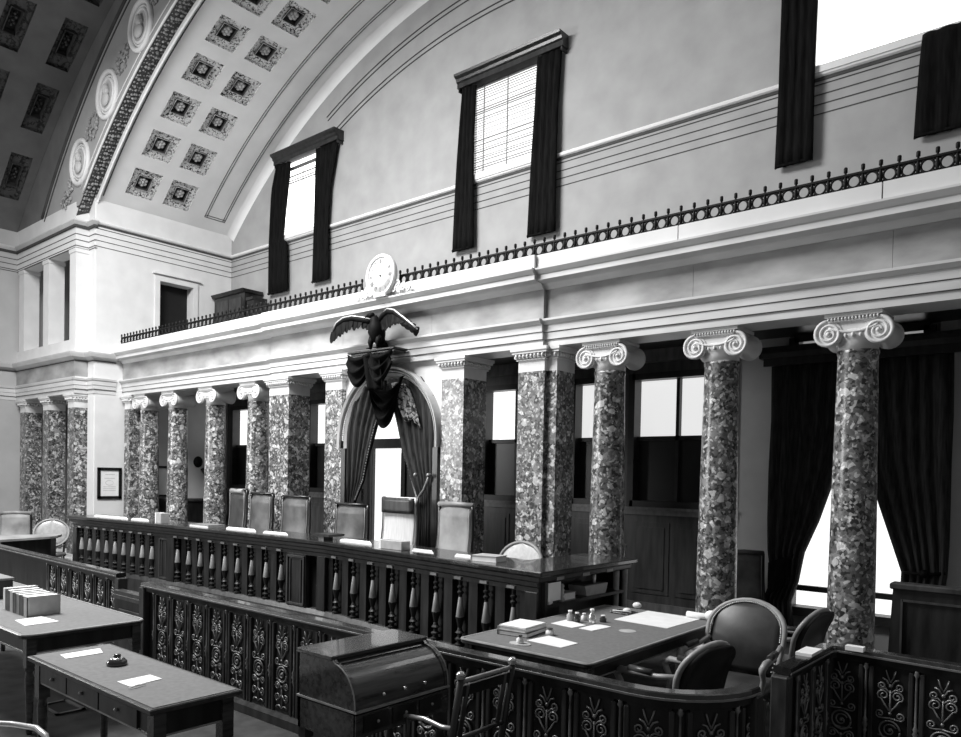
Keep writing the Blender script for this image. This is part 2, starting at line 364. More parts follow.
struct('trim_arch_leaf_band', mb, 'spray')
def facering(r0, r1, y, t0, t1, n=90):
    mb = MB()
    for i in range(n):
        p0, p1 = t0+(t1-t0)*i/n, t0+(t1-t0)*(i+1)/n
        q = [max(r, (7.4-Z0)/cos(p)) for p in (p0, p1) for r in (r0, r1)]
        if q[0] >= q[1] and q[2] >= q[3]: continue
        mb.add([vp(p0, y, q[0]), vp(p0, y, q[1]), vp(p1, y, q[3]), vp(p1, y, q[2])], [(0, 1, 2, 3)])
    return mb
struct('ceiling_arch_face', facering(11.76, 13.3, YP+.006, radians(-52.2), radians(47)), 'plaster')
mb = MB()
for R, rr in ((11.79, .025), (11.95, .012)): mb.tube(arc(R, tA*.93, tB*.93, 90, YP-.005), rr, 5)
struct('trim_arch_edge', mb, 'white')
mb = MB()
for R, rr in ((13.28, .035), (13.14, .012)): mb.tube(arc(R, radians(-51.0), tB, 90, YP-.005), rr, 5)
struct('trim_arch_outer_line', mb, 'groove')
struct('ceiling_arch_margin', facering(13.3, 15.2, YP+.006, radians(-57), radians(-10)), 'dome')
face = [o for o in COL.objects if o.name == 'ceiling_arch_face'][0]
for k in range(13):
    t = radians(-42.6+7.33*k)
    if t > radians(43): break
    c_ = vp(t, YP, 12.37)
    mb = MB(); 
    for R, rr, yy in ((.40, .05, .01), (.32, .02, .0), (.27, .03, .01)):
        mb.tube([(c_[0]+R*cos(2*pi*i/28), c_[1]-yy, c_[2]+R*1.08*sin(2*pi*i/28)) for i in range(28)], rr, 6, True)
    mb.lathe([(.28, -.03), (.28, 0), (.2, .02)], (c_[0], c_[1], c_[2]), 24, 1) if False else None
    md = mb.build('medallion', 'white', face)
    MB().lathe([(.29, -.012), (.24, .0), (.1, .0)], (c_[0], c_[1], c_[2]), 24, 1).build('sunk_ground', 'plaster_grey', md)  # greyer plaster puts the dish's inner shading into its colour
    mb = MB(); mb.ball((c_[0], c_[1]-.05, c_[2]+.09), (.08, .06, .1)).ball((c_[0]-.02, c_[1]-.04, c_[2]-.1), (.15, .05, .12)).ball((c_[0]+.06, c_[1]-.05, c_[2]+.04), (.05, .05, .06)); mb.build('portrait_relief', 'relief', md)
    t2 = t-radians(3.66); c2 = vp(t2, YP-.02, 12.40); mb = MB()
    d1 = Vector((cos(t2), 0, -sin(t2))); d2 = Vector((sin(t2), 0, cos(t2)))
    for q in range(26):
        s_ = random.uniform(-1, 1); w = random.uniform(-1, 1)*(.25-.12*abs(s_)); P = Vector(c2)+d1*(.3*s_)*1.0+d2*(w)
        mb.ball(P, (random.uniform(.02, .045),)*3, 5, 4)
    mb.tube([Vector(c2)+d1*(-.34+.68*i/8)+d2*(.06*sin(i)) for i in range(9)], .014, 4)
    mb.build('plaster_spray', 'spray', face)
# the chamber dome, carried out towards the room, with deep coffers in a darker pattern
def dp(t, y, r=0): R = 16.55+r; return (XC+R*sin(t), y, -4.09+R*cos(t))
dang = [radians(q) for q in (-42.8, -37.72, -31.82-.0, -25.9, -20)]
dang = [radians(-40.85), radians(-34.75), radians(-29.25), radians(-23.6)]
drow = [(6.0, 6.42), (5.05, 5.5), (4.1, 4.55)]; dh = radians(1.95)
tb = sorted({radians(-45.6), radians(-17), *[q for a_ in dang for q in (a_-dh, a_+dh)]}); yb = sorted({YP, 3.4, *[q for r in drow for q in r]})
mb = MB()
for i in range(len(tb)-1):
    for j in range(len(yb)-1):
        tm, ym = (tb[i]+tb[i+1])/2, (yb[j]+yb[j+1])/2
        if any(abs(tm-a_) < dh for a_ in dang) and any(r[0] < ym < r[1] for r in drow): continue
        n = max(1, int((tb[i+1]-tb[i])/radians(1.0)))
        for k in range(n):
            t0 = tb[i]+(tb[i+1]-tb[i])*k/n; t1 = tb[i]+(tb[i+1]-tb[i])*(k+1)/n
            mb.add([dp(t0, yb[j]), dp(t1, yb[j]), dp(t1, yb[j+1]), dp(t0, yb[j+1])], [(0, 1, 2, 3)], True)
            mb.add([dp(t0, yb[j], .4), dp(t1, yb[j], .4), dp(t1, yb[j+1], .4), dp(t0, yb[j+1], .4)], [(3, 2, 1, 0)], True)
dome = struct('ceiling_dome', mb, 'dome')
for a_ in dang:
    for r in drow: coffer(lambda t, y, q: dp(t, y, q*1.4), a_, dh, r[0], r[1], .2, ('coffer_dome', 'coffer_dark', 'coffer_dome'), 1, dome)

# ---- left pier: two storeys of small square pillars under bands, with a corner pilaster
X1 = -16.61                                           # bright face of the pier corner
def band(mb, prof):                                   # profile swept round the pier: side wall, front, corner, back to the wall
    mb.ribbon([(XL, 3.0), (XL, YP), (X1, YP), (X1, 6.86), (XW, 6.86), (XW, 7.3 if prof[0][1] < 5 else 6.9)], prof)
mb = MB(); mb.box(XL, X1, YP, 6.9, 4.3, 4.69).box(XL, X1, YP+.005, 6.9, 3.90, 4.3)
mb.box(XL, X1, YP, 6.9, 6.56, 7.5).box(X1, XW-.02, 6.86, 6.95, 0, 7.6)
mb.box(XL, X1, YP+.01, 6.9, 3.56, 3.90)
struct('wall_pier_front', mb, 'white')
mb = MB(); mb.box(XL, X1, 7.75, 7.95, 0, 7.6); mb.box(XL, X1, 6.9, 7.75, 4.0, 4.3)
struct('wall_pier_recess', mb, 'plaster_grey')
struct('trim_pier_frieze', MB().box(XL, X1+.004, YP-.004, 6.86, 3.92, 4.26), 'frieze')
mb = MB()
band(mb, [(0, 7.04), (.03, 7.04), (.07, 7.08), (.09, 7.1), (.09, 7.12), (.05, 7.14), (0, 7.14)])
band(mb, [(0, 4.25), (.05, 4.28), (.12, 4.31), (.15, 4.37), (.16, 4.40), (.05, 4.42), (0, 4.42)])
band(mb, [(0, 3.82), (.05, 3.84), (.06, 3.88), (0, 3.89)]); band(mb, [(0, 3.565), (.012, 3.565), (.012, 3.645), (.026, 3.65), (.026, 3.735), (.04, 3.74), (.04, 3.82), (0, 3.82)])
struct('trim_pier_cornices', mb, 'marble')
mb = MB()
for z in (6.56, 6.605, 6.725, 6.845): band(mb, [(-.01, z), (.008, z), (.008, z+.014), (-.01, z+.014)])
band(mb, [(-.01, 6.985), (.04, 6.985), (.04, 7.035), (-.01, 7.035)])
for z in (3.646, 3.736, 4.235): band(mb, [(-.01, z), (.03, z), (.03, z+.012), (-.01, z+.012)])
struct('trim_pier_lines', mb, 'groove')
for i, (x, lab) in enumerate(((-16.76, 'white square pillar forming the upper corner of the left pier'), (-18.17, 'white square pillar standing mid way along the upper pier opening'), (-19.6, 'white square pillar at the inner end of the upper pier opening'))):
    t = thing('square_pillar', lab, 'pillar', (x, YP+.17, 4.69), 'pillars in the upper pier opening')
    MB().box(x-.15, x+.15, YP+.005, YP+.33, 4.69, 6.48).build('shaft', 'white', t)
    MB().box(x-.17, x+.17, YP-.01, YP+.345, 6.48, 6.56).build('capital', 'white', t)

# ================================================================== COLONNADE
def pilaster_cap(mb, x0, x1, y0, y1, zt=3.56):
    for d, za, zb in ((.0, zt-.285, zt-.15), (.02, zt-.15, zt-.13), (.035, zt-.125, zt-.075), (.06, zt-.07, zt-.04), (.075, zt-.04, zt)): mb.box(x0-d, x1+d, y0-d, y1+d, za, zb)
    d = .05
    n = int((x1-x0)/.05)
    for i in range(n+1): mb.ball((x0+(x1-x0)*i/n, y0-d, zt-.1), (.018, .018, .026), 6, 4)
    n = int((y1-y0)/.05)
    for s_ in (x0-d, x1+d):
        for i in range(n+1): mb.ball((s_, y0+(y1-y0)*i/n, zt-.1), (.018, .018, .026), 6, 4)
def pilaster(x0, x1, y0, y1, label, zb=0, extra=None, grp='mottled stone pilasters'):
    t = thing('pilaster', label, 'pilaster', ((x0+x1)/2, (y0+y1)/2, zb), grp)
    mb = MB(); mb.box(x0, x1, y0, y1, zb+.2, 3.275)
    if extra: mb.box(extra[0], extra[1], extra[2], extra[3], zb+.2, 3.275)
    mb.build('shaft', 'breccia', t)
    mb = MB(); pilaster_cap(mb, x0, x1, y0, y1)
    if extra: pilaster_cap(mb, *extra)
    mb.build('capital', 'capital', t)
    mb = MB(); mb.box(x0-.06, x1+.06, y0-.06, y1+.06, zb, zb+.12).box(x0-.03, x1+.03, y0-.03, y1+.03, zb+.12, zb+.2)
    if extra: mb.box(extra[0]-.06, extra[1]+.06, extra[2]-.06, extra[3]+.06, zb, zb+.12).box(extra[0]-.03, extra[1]+.03, extra[2]-.03, extra[3]+.03, zb+.12, zb+.2)
    mb.build('base', 'capital', t)
    return t
pilaster(-6.94, -6.55, 7.40, 7.86, 'mottled stone pilaster just right of the draped arch')
pilaster(-9.39, -9.0, 7.40, 7.86, 'narrow mottled stone pilaster just left of the draped arch')
pilaster(-5.66, -5.27, 7.40, 7.84, 'broad stepped mottled stone pilaster right of the bay with one bright window', extra=(-5.27, -5.13, 7.46, 7.84))
pilaster(-10.9, -10.36, 7.42, 7.84, 'broad mottled stone pilaster left of the arch, brightly lit on its right side')
pilaster(-16.23, -16.0, 7.46, 7.86, 'mottled stone half pilaster set against the left wall beside a framed notice')
for x, lab in ((-16.86, 'mottled stone pier at the outer corner below the pier opening'), (-18.2, 'mottled stone pier second from the corner in the shaded left opening'), (-19.55, 'mottled stone pier innermost in the shaded left opening')):
    pilaster(x-.16, x+.16, YP+.03, YP+.38, lab, 0, grp='stone piers under the left pier')
# ionic column: built once, copied
def ionic():
    t = thing('ionic_column', 'col', 'column'); R0, R1 = .207, .174
    zb, zt = 0, 3.565-.0
    MB().box(-.3, .3, -.3, .3, 0, .1).lathe([(.3, .1), (.31, .14), (.29, .18), (.255, .2), (.25, .23), (.275, .25), (.27, .28), (.24, .3)], n=28).build('base', 'capital', t)
    MB().lathe([(.235, .3), (.225, .33), (R0, .5), (R0-.004, 1.2), (R0-.014, 2.0), (R1+.008, 2.7), (R1, 3.19), (R1+.008, 3.21), (R1+.008, 3.235)], n=32).build('shaft', 'breccia', t)
    mb = MB(); mb.lathe([(R1+.0, 3.235), (R1+.0, 3.31), (R1+.015, 3.33), (R1+.035, 3.365), (R1+.04, 3.395), (R1+.01, 3.43)], n=28)
    for k in range(20):
        q = 2*pi*k/20; mb.ball(((R1+.032)*cos(q), (R1+.032)*sin(q), 3.365), (.016, .016, .025), 5, 4)
    cap = mb.build('capital', 'capital', t)
    mb = MB(); ex, ez, rv = .212, 3.385, .122
    for sx in (-1, 1):      # bolsters: spools lying front to back
        mb.lathe([(rv*.98, -.2), (rv*.98, -.17), (rv*.8, -.1), (rv*.62, -.03), (rv*.66, 0), (rv*.62, .03), (rv*.8, .1), (rv*.98, .17), (rv*.98, .2)], (sx*ex, 0, ez), 24, 1)
    for sy in (-1, 1):
        y = sy*.203
        for sx in (-1, 1):
            a0 = pi/2; sp = []
            for i in range(57):
                f = i/56; r = rv*(1-f)**1.0*.93+.012; q = a0 + sx*(-1)*(-2*pi*2.6*f)*-1
                sp.append((sx*ex+r*cos(pi/2-sx*2*pi*2.6*f), y, ez+r*sin(pi/2-sx*2*pi*2.6*f)))
            mb.tube(sp, [.019*(1-.6*i/56) for i in range(57)], 6)
            mb.ball((sx*ex, y+sy*.008, ez), .022, 8, 6)
        # sagging channel between the volutes
        top = [(-ex+2*ex*i/16, y, ez+rv*.93) for i in range(17)]
        bot = [(-ex+2*ex*i/16, y, ez+rv*.46-.05*(1-(2*i/16-1)**2)) for i in range(17)]
        mb.tube(top, .017, 6); mb.tube(bot, .014, 6)
    mb.sheet(lambda u, v: (-ex+2*ex*u, -.19, (ez+rv*.5-.05*(1-(2*u-1)**2))*(1-v)+(ez+rv*.95)*v), 16, 1, .38, False)
    mb.build('volutes', 'capital', cap)
    mb = MB().box(-.22, .22, -.21, .21, 3.50, 3.53).box(-.245, .245, -.23, .23, 3.53, 3.565)
    for i in range(15):
        for y in (-.262, .262): mb.ball((-.21+.42*i/14, y*.85, 3.515), (.012, .012, .016), 5, 4)
    mb.build('abacus', 'capital', cap)
    return t
col0 = ionic(); first = True
for x, lab in ((-1.90, 'mottled ionic column in front of the right hand curtained window'), (-3.215, 'mottled ionic column between the dark double window and the strip of pale wall'),
               (-4.556, 'mottled ionic column behind the right end of the long bench'), (-11.66, 'mottled ionic column just left of the brightly lit broad pilaster'),
               (-13.05, 'mottled ionic column beside the turned leather chair'), (-14.45, 'slim mottled ionic column with a white sunlit right edge'), (-15.63, 'mottled ionic column closest to the left wall, nearly touching the half pilaster'), (-.56, 'mottled ionic column at the far right end of the gallery')):
    zb = 0 if x > -5 else 0
    L = (x, 7.71, 0)
    if first: col0.location = L; col0['label'] = lab; col0['group'] = 'ionic columns'; first = False
    else: dup(col0, L, 0, lab, 'ionic columns')

# ================================================================== ARCH, DRAPERY, EAGLE, CLOCK
AX, AZ = -8.0, 2.5
mb = MB(); n = 40
for i in range(n):
    q0, q1 = pi*i/n, pi*(i+1)/n
    a0, a1 = (AX+.93*cos(q0), AZ+.93*sin(q0)), (AX+.93*cos(q1), AZ+.93*sin(q1))
    mb.prism([a0, (a0[0], 3.6), (a1[0], 3.6), a1], 7.48, 7.75, 1)
mb.box(-9.02, AX-.93, 7.48, 7.75, 0, 3.6).box(AX+.93, -6.93, 7.48, 7.75, 0, 3.6)
struct('wall_arch_spandrel', mb, 'white')
t = thing('arch_moulding', 'pale beaded round arch moulding framing the dark drapery below the eagle', 'arch', (AX, 7.44, 0))
def archring(prof, m, name, z0=AZ-.12):
    mb = MB(); pts = [(AX-1, z0)]; vs = []; P = [(pi*i/48) for i in range(49)]; k = len(prof)
    for q in P:
        for r, y in prof: vs.append((AX+r*cos(q), y, AZ+r*sin(q)))
    mb.add(vs, [(i*k+j, i*k+(j+1) % k, (i+1)*k+(j+1) % k, (i+1)*k+j) for i in range(48) for j in range(k)])
    for sx in (1, -1): 
        A = [(AX+sx*r, y, z0) for r, y in prof]+[(AX+sx*r, y, AZ) for r, y in prof]; mb.add(A, [(j, (j+1) % k, k+(j+1) % k, k+j) for j in range(k)]+[tuple(range(k))])
    return mb.build(name, m, t)
archring([(1.0, 7.48), (1.0, 7.36), (1.03, 7.34), (1.03, 7.48)], 'marble', 'outer_roll')
archring([(.91, 7.48), (.91, 7.43), (.945, 7.40), (.945, 7.48)], 'arch_stone', 'inner_roll')
archring([(.945, 7.48), (.945, 7.43), (1.0, 7.43), (1.0, 7.48)], 'groove', 'channel')
mb = MB()
for i in range(110):
    q = pi*i/109; mb.ball((AX+.972*cos(q), 7.41, AZ+.972*sin(q)), .016, 5, 4)
mb.build('beading', 'capital', t)
mb = MB(); mb.box(AX-1.0, AX-.91, 7.40, 7.48, 0, AZ-.12).box(AX+.91, AX+1.0, 7.40, 7.48, 0, AZ-.12); mb.build('jamb', 'wood_mid', t)

def drape(mb, rows, folds, amp, thick=.025, nu=None, nv=14, ph=0):
    # rows: (z, x_left, x_right, y); smooth interpolation along the rows
    nu = nu or folds*6; m = len(rows)-1
    def fn(u, v):
        f = v*m; i = min(int(f), m-1); w = f-i; a, b = rows[i], rows[i+1]
        z = a[0]+(b[0]-a[0])*w; xl = a[1]+(b[1]-a[1])*w; xr = a[2]+(b[2]-a[2])*w; y = a[3]+(b[3]-a[3])*w
        k = amp*(.55+.45*min(1, abs(xr-xl)/.4))
        uu = u+.02*sin(9*u+3*v+ph)
        dz = .0 if len(a) < 5 else (a[4]+(b[4]-a[4])*w)*(4*u*(1-u))
        return (xl+(xr-xl)*u, y-k*abs(sin(pi*folds*uu+ph))**.8-.3*k*sin(5*u+4*v+ph), z-dz)
    return mb.sheet(fn, nu, nv, thick)
def pr(Y, pts, zmax=3.53):   # pixel rows ((xl,yl),(xr,yr)) -> drape rows
    out = []
    for (a, b) in pts: A, B = aty(Y, *a), aty(Y, *b); out.append((min(zmax, (A.z+B.z)/2), A.x, B.x, Y))
    return out
t = thing('arch_curtain', 'dark fringed drapery parted in the round arch behind the tall centre chairs', 'curtain', (AX, 7.6, 0))
Y = 7.50
mb = MB(); drape(mb, [(3.36, -8.6, -8.15, Y), (3.05, -8.8, -8.18, Y), (2.7, -8.9, -8.32, Y), (2.3, -8.91, -8.45, Y), (1.9, -8.91, -8.56, Y), (1.62, -8.91, -8.72, Y), (1.45, -8.91, -8.79, Y), (1.2, -8.91, -8.74, Y), (.6, -8.91, -8.70, Y), (.03, -8.91, -8.66, Y)], 5, .07, nv=27)
lc = mb.build('left_curtain', 'velvet_mid', t)
mb = MB(); L = [(-8.17, 3.0), (-8.33, 2.69), (-8.46, 2.3), (-8.57, 1.9), (-8.73, 1.62)]
for i in range(40):
    f = i/39*4; k = min(int(f), 3); w = f-k; x = L[k][0]*(1-w)+L[k+1][0]*w; z = L[k][1]*(1-w)+L[k+1][1]*w
    mb.ball((x+.012, Y-.05, z), (.016, .012, .02), 5, 4)
mb.build('fringe', 'leather', lc)
mb = MB(); drape(mb, [(3.36, -8.0, -7.4, Y), (3.05, -7.9, -7.12, Y), (2.7, -7.8, -7.09, Y), (2.3, -7.68, -7.09, Y), (1.9, -7.5, -7.09, Y), (1.7, -7.42, -7.09, Y), (1.4, -7.38, -7.09, Y), (.9, -7.4, -7.09, Y), (.03, -7.42, -7.09, Y)], 6, .07, nv=27, ph=1)
rc = mb.build('right_curtain', 'velvet_mid', t)
mb = MB(); L = [(-7.9, 2.95), (-7.8, 2.68), (-7.68, 2.3), (-7.5, 1.9), (-7.42, 1.7)]
for i in range(40):
    f = i/39*4; k = min(int(f), 3); w = f-k; x = L[k][0]*(1-w)+L[k+1][0]*w; z = L[k][1]*(1-w)+L[k+1][1]*w
    mb.ball((x-.012, Y-.05, z), (.016, .012, .02), 5, 4)
mb.tube([(-7.09, 7.36, 2.02), (-7.2, 7.36, 1.8), (-7.33, 7.38, 1.68), (-7.42, 7.42, 1.66)], .02, 6); mb.ball((-7.38, 7.37, 2.0), .03); mb.ball((-7.1, 7.34, 2.0), .03)
mb.build('tieback_cord', 'scroll', rc)
mb = MB()
def swag(u, v):   # hanging crescent folds
    w = .62*(1-.15*v); x = -8.0+w*(u-.5)*2*.62; sag = (.2+.5*v)*(1-(2*u-1)**2)
    return (x, 7.40-.03*v-.05*sin(v*6*pi)*(1-(2*u-1)**2)-.05, 3.38-sag-.03*v)
mb.sheet(swag, 18, 36, .02); mb.build('centre_swag', 'velvet', t)
mb = MB(); mb.sheet(lambda u, v: (-7.92+.36*u*(1-.2*v)+.3*v, 7.40-.025*sin(u*16+v*3), 3.28-.55*v-.1*u+.07*sin(pi*u)), 22, 10, .02); mb.build('figured_lining', 'fringe', t)

# eagle on a shelf with small black drapes
t = thing('eagle_shelf', 'small projecting shelf carrying the carved eagle above the arch', 'shelf', (-8.04, 7.25, 3.70))
MB().box(-8.53, -7.56, 7.1, 7.36, 3.71, 3.74).box(-8.50, -7.59, 7.14, 7.36, 3.68, 3.71).build('shelf_board', 'wood', t, .006)
t = thing('shelf_drape', 'two dark swagged cloths hanging below the eagle over the arch crown', 'drape', (-8.16, 7.0, 3.3))
for nm, x0, x1, dz in (('left_swag', -8.5, -8.02, .42), ('right_swag', -8.04, -7.6, .40)):
    mb = MB()
    mb.sheet(lambda u, v: (x0+(x1-x0)*u+.02*sin(9*v), 7.07-.04*sin(v*5*pi)*(4*u*(1-u))-.02*sin(3*u), 3.70-.06*4*u*(1-u)-dz*v*(.35+.65*sin(pi*min(1, .12+.8*u)))), 18, 30, .03); mb.build(nm, 'velvet', t)
mb = MB()
mb.sheet(lambda u, v: (-8.14+.34*u+.1*v, 7.06-.03*sin(u*14), 3.66-.5*v), 14, 10, .03); mb.build('tail', 'velvet', t)
t = thing('carved_eagle', 'dark carved eagle with outspread wings perched above the arch', 'statue', (-8.0, 7.16, 3.74))
cx, cy = -8.0, 7.2
mb = MB()
mb.tube([(cx+.02, cy+.04, 3.84), (cx+.01, cy, 3.92), (cx, cy-.02, 4.0), (cx-.01, cy-.03, 4.09), (cx-.015, cy-.04, 4.15), (cx-.03, cy-.06, 4.20)], [.06, .11, .125, .105, .07, .05], 12)
mb.ball((cx-.05, cy-.08, 4.215), (.055, .05, .045), 10, 7)
mb.tube([(cx-.085, cy-.1, 4.215), (cx-.125, cy-.11, 4.205), (cx-.14, cy-.11, 4.18)], [.022, .015, .004], 7)
for k in range(5): mb.tube([(cx+.03*(k-2), cy+.05, 3.88), (cx+.05*(k-2), cy+.1, 3.78)], [.03, .02], 6)
body = mb.build('body', 'bronze', t)
for sx in (-1, 1):
    mb = MB(); mb.tube([(cx+sx*.06, cy-.03, 3.93), (cx+sx*.08, cy-.06, 3.84), (cx+sx*.07, cy-.06, 3.76)], [.055, .04, .02], 8)
    for k in (-1, 0, 1): mb.tube([(cx+sx*.07, cy-.06, 3.762), (cx+sx*.07+.03*k, cy-.12, 3.755)], [.015, .008], 5)
    mb.build('leg', 'bronze', t)
def wing(arm, tips, name):
    mb = MB(); mb.tube(arm, [.045, .045, .04, .032, .024, .016, .01][:len(arm)], 8)
    n = len(tips)
    for i, (px, pz) in enumerate(tips):
        f = i/(n-1)*(len(arm)-1); k = min(int(f), len(arm)-2); w = f-k
        A = Vector(arm[k])*(1-w)+Vector(arm[k+1])*w; B = Vector((px, A.y-.02-.012*(i % 2), pz)); D = (B-A)
        P = [A+D*q for q in (0, .3, .6, .85, 1)]; 
        ww = D.cross(Vector((0, 1, 0))).normalized()
        r = [.06, .066, .058, .04, .014]
        vs = []; 
        for p_, rr in zip(P, r): vs += [p_+ww*rr, p_+Vector((0, -.012, 0)), p_-ww*rr, p_+Vector((0, .012, 0))]
        mb.add(vs, [(a*4+b, a*4+(b+1) % 4, a*4+4+(b+1) % 4, a*4+4+b) for a in range(4) for b in range(4)]+[(0, 1, 2, 3), (16, 19, 18, 17)])
    wg = mb.build(name, 'bronze', t)
    mb = MB(); mb.tube([Vector(p)+Vector((0, -.015, .034)) for p in arm], .012, 6); mb.build('leading_edge', 'gilt', wg)
la = [(cx-.08, cy, 4.13), (cx-.25, cy-.04, 4.18), (cx-.45, cy-.08, 4.22), (cx-.62, cy-.1, 4.21), (cx-.74, cy-.12, 4.15), (cx-.80, cy-.13, 4.06)]
wing(la, [(cx-.1, 4.0), (cx-.17, 4.03), (cx-.24, 4.05), (cx-.32, 4.06), (cx-.39, 4.04), (cx-.46, 4.05), (cx-.53, 4.02), (cx-.59, 4.0), (cx-.65, 3.97), (cx-.71, 3.95), (cx-.77, 3.92), (cx-.82, 3.89)], 'left_wing')
ra = [(cx+.06, cy, 4.15), (cx+.15, cy-.03, 4.20), (cx+.27, cy-.06, 4.235), (cx+.42, cy-.08, 4.20), (cx+.6, cy-.1, 4.09), (cx+.78, cy-.1, 3.97), (cx+.90, cy-.1, 3.88)]
wing(ra, [(cx+.12, 3.98), (cx+.17, 3.99), (cx+.22, 3.98), (cx+.28, 4.0), (cx+.34, 4.0), (cx+.40, 4.02), (cx+.46, 4.02), (cx+.52, 4.03), (cx+.58, 4.02), (cx+.66, 4.0), (cx+.74, 3.97), (cx+.84, 3.91)], 'right_wing')

t = thing('gallery_clock', 'white round clock with carved scrolls on the parapet above the eagle', 'clock', (-7.87, 7.17, 4.45))
c0 = (-7.87, 7.12, 4.74)
mb = MB(); mb.lathe([(.24, .05), (.285, .05), (.295, .03), (.295, -.01), (.275, -.03), (.25, -.02), (.24, -.01), (.24, .0)], c0, 40, 1); mb.build('case', 'dial', t)
dl = MB().lathe([(.245, .03), (.245, -.005), (.01, -.007)], c0, 40, 1).build('dial', 'dial', t)
nums = ['XII', 'I', 'II', 'III', 'IIII', 'V', 'VI', 'VII', 'VIII', 'IX', 'X', 'XI']
for k, s_ in enumerate(nums):
    q = pi/2-2*pi*k/12; er, et = Vector((cos(q), 0, sin(q))), Vector((sin(q), 0, -cos(q)))
    W = {'I': .012, 'V': .026, 'X': .026}; tot = sum(W[ch] for ch in s_); x = -tot/2; mb = MB()
    for ch in s_:
        w = W[ch]; C_ = Vector(c0)+Vector((0, -.011, 0))+et*(x+w/2)+er*.195
        def bar(dx0, dx1): 
            A, B = C_+et*dx0-er*.03, C_+et*dx1+er*.03; D = (B-A); mb.obox((A+B)/2, D/2, Vector((0, .002, 0)), et*.0035)
        if ch == 'I': bar(0, 0)
        elif ch == 'V': bar(0, -.009); bar(0, .009)
        else: bar(-.009, .009); bar(.009, -.009)
        x += w
    mb.build('numeral', 'mark', dl)
MB().lathe([(.016, -.015), (.016, .0)], c0, 10, 1).build('centre_hole', 'groove', dl)
mb = MB(); mb.box(-7.99, -7.75, 7.1, 7.19, 4.45, 4.5)
for sx in (-1, 1):
    for (dx, z, r0) in ((.30, 4.60, .07), (.42, 4.535, .06), (.52, 4.50, .05), (.34, 4.51, .05), (.24, 4.53, .05)):
        mb.tube([(c0[0]+sx*(dx+p[0]), 7.15, z+p[2]) for p in spiral(0, 0, r0, .012, random.uniform(0, 3), 1.6, 14)], .013, 5)
        mb.ball((c0[0]+sx*(dx+.02), 7.15, z-.005), (.022, .015, .022), 6, 4)
mb.build('scroll_bracket', 'dial', t)

# iron railings on the parapet
def railing(x0, x1, sp, label):
    t = thing('gallery_railing', label, 'railing', ((x0+x1)/2, 7.29, 4.605), 'iron gallery railings')
    zb, y = 4.605, 7.29
    MB().box(x0, x1, y-.012, y+.012, zb, zb+.018).build('bottom_rail', 'iron', t)
    MB().box(x0, x1, y-.018, y+.018, zb+.128, zb+.146).build('top_rail', 'iron', t)
    n = int((x1-x0)/sp); sp = (x1-x0)/n; pa = ra_ = None
    for i in range(n+1):
        x = x0+sp*i; L = (x, y, zb)
        if pa is None:
            pa = MB().lathe([(.013, .018), (.016, .05), (.026, .07), (.016, .09), (.013, .128), (.012, .146), (.009, .16), (.017, .168), (.017, .205), (.012, .212)], L, 8).build('spike', 'iron', t); px = x
        else: c = link_copy(pa, t, t.location); c.location = (x-px, 0, 0)
        if i < n:
            xm = x+sp/2
            if ra_ is None:
                mb = MB(); mb.tube([(xm+.05*cos(2*pi*k/18), y, zb+.073+.054*sin(2*pi*k/18)) for k in range(18)], .011, 5, True)
                for u in (-1, 1):
                    for w in (-1, 1): mb.tube([(xm+u*.04, y, zb+.073+w*.04), (xm+u*.062, y, zb+.073+w*.05)], .009, 4)
                ra_ = mb.build('ring', 'iron', t); rx = xm
            else: c = link_copy(ra_, t, t.location); c.location = (xm-rx, 0, 0)
railing(-16.02, -8.45, .132, 'long black iron railing of rings on the parapet left of the clock')
railing(-7.66, .2, .142, 'long black iron railing of rings on the parapet right of the clock')

# ================================================================== WINDOWS, CURTAINS, DOORS
def upper_window(i, h, pane, slats):
    x0, x1, z0, z1 = h
    w = struct('window_%d' % i, MB().box(x0, x0+.07, YB-.03, YB+.12, z0, z1).box(x1-.07, x1, YB-.03, YB+.12, z0, z1).box(x0, x1, YB-.03, YB+.12, z1-.07, z1).box(x0-.04, x1+.04, YB-.07, YB+.12, z0-.05, z0+.04), 'white')
    MB().box(x0+.05, x1-.05, YB+.14, YB+.16, z0, z1).build('pane', pane, w)
    xm = x0+(x1-x0)*.5
    if slats:
        a, b, n = slats; mb = MB()
        hs = .0145 if n > 8 else .034
        for k in range(n):
            z = a+(b-a)*k/n; mb.obox(((x0+x1)/2, YB+.06, z+random.uniform(-.004, .004)), ((x1-x0)/2-.07, 0, 0), (0, hs, hs*.7*random.uniform(.2, 1.3)), (0, -.0015, .0035))
        mb.box(x0+.06, x1-.06, YB+.03, YB+.08, b, b+.05)
        for x in (x0+.3, xm+.05): mb.box(x-.01, x+.01, YB+.03, YB+.036, a, b)
        mb.build('slatted_blind', 'slat', w)
    return w
upper_window(1, UW[0], 'day_strong', (8.30, 8.62, 7)); upper_window(2, UW[1], 'day', (7.25, 8.72, 36)); upper_window(3, UW[2], 'day_strong', None)
def pelmet(x0, x1, z, label):
    t = thing('window_pelmet', label, 'pelmet', ((x0+x1)/2, YB-.12, z), 'dark pelmets of the upper windows')
    P = [(YB, z), (YB-.16, z), (YB-.16, z+.08), (YB-.19, z+.1), (YB-.2, z+.14), (YB-.25, z+.17), (YB-.26, z+.21), (YB, z+.21)]
    MB().prism(P, x0, x1, 0).build('moulded_board', 'wood', t)
    MB().box(x0+.02, x0+.045, YB-.15, YB, z-.06, z).box(x1-.045, x1-.02, YB-.15, YB, z-.06, z).build('bracket', 'wood', t)
pelmet(-14.42, -12.22, 8.74, 'dark moulded pelmet over the leftmost high window'); pelmet(-8.99, -6.79, 8.72, 'dark moulded pelmet over the high window with the slatted blind')
pelmet(-3.55, -1.1, 9.1, 'dark moulded pelmet over the very bright high window')
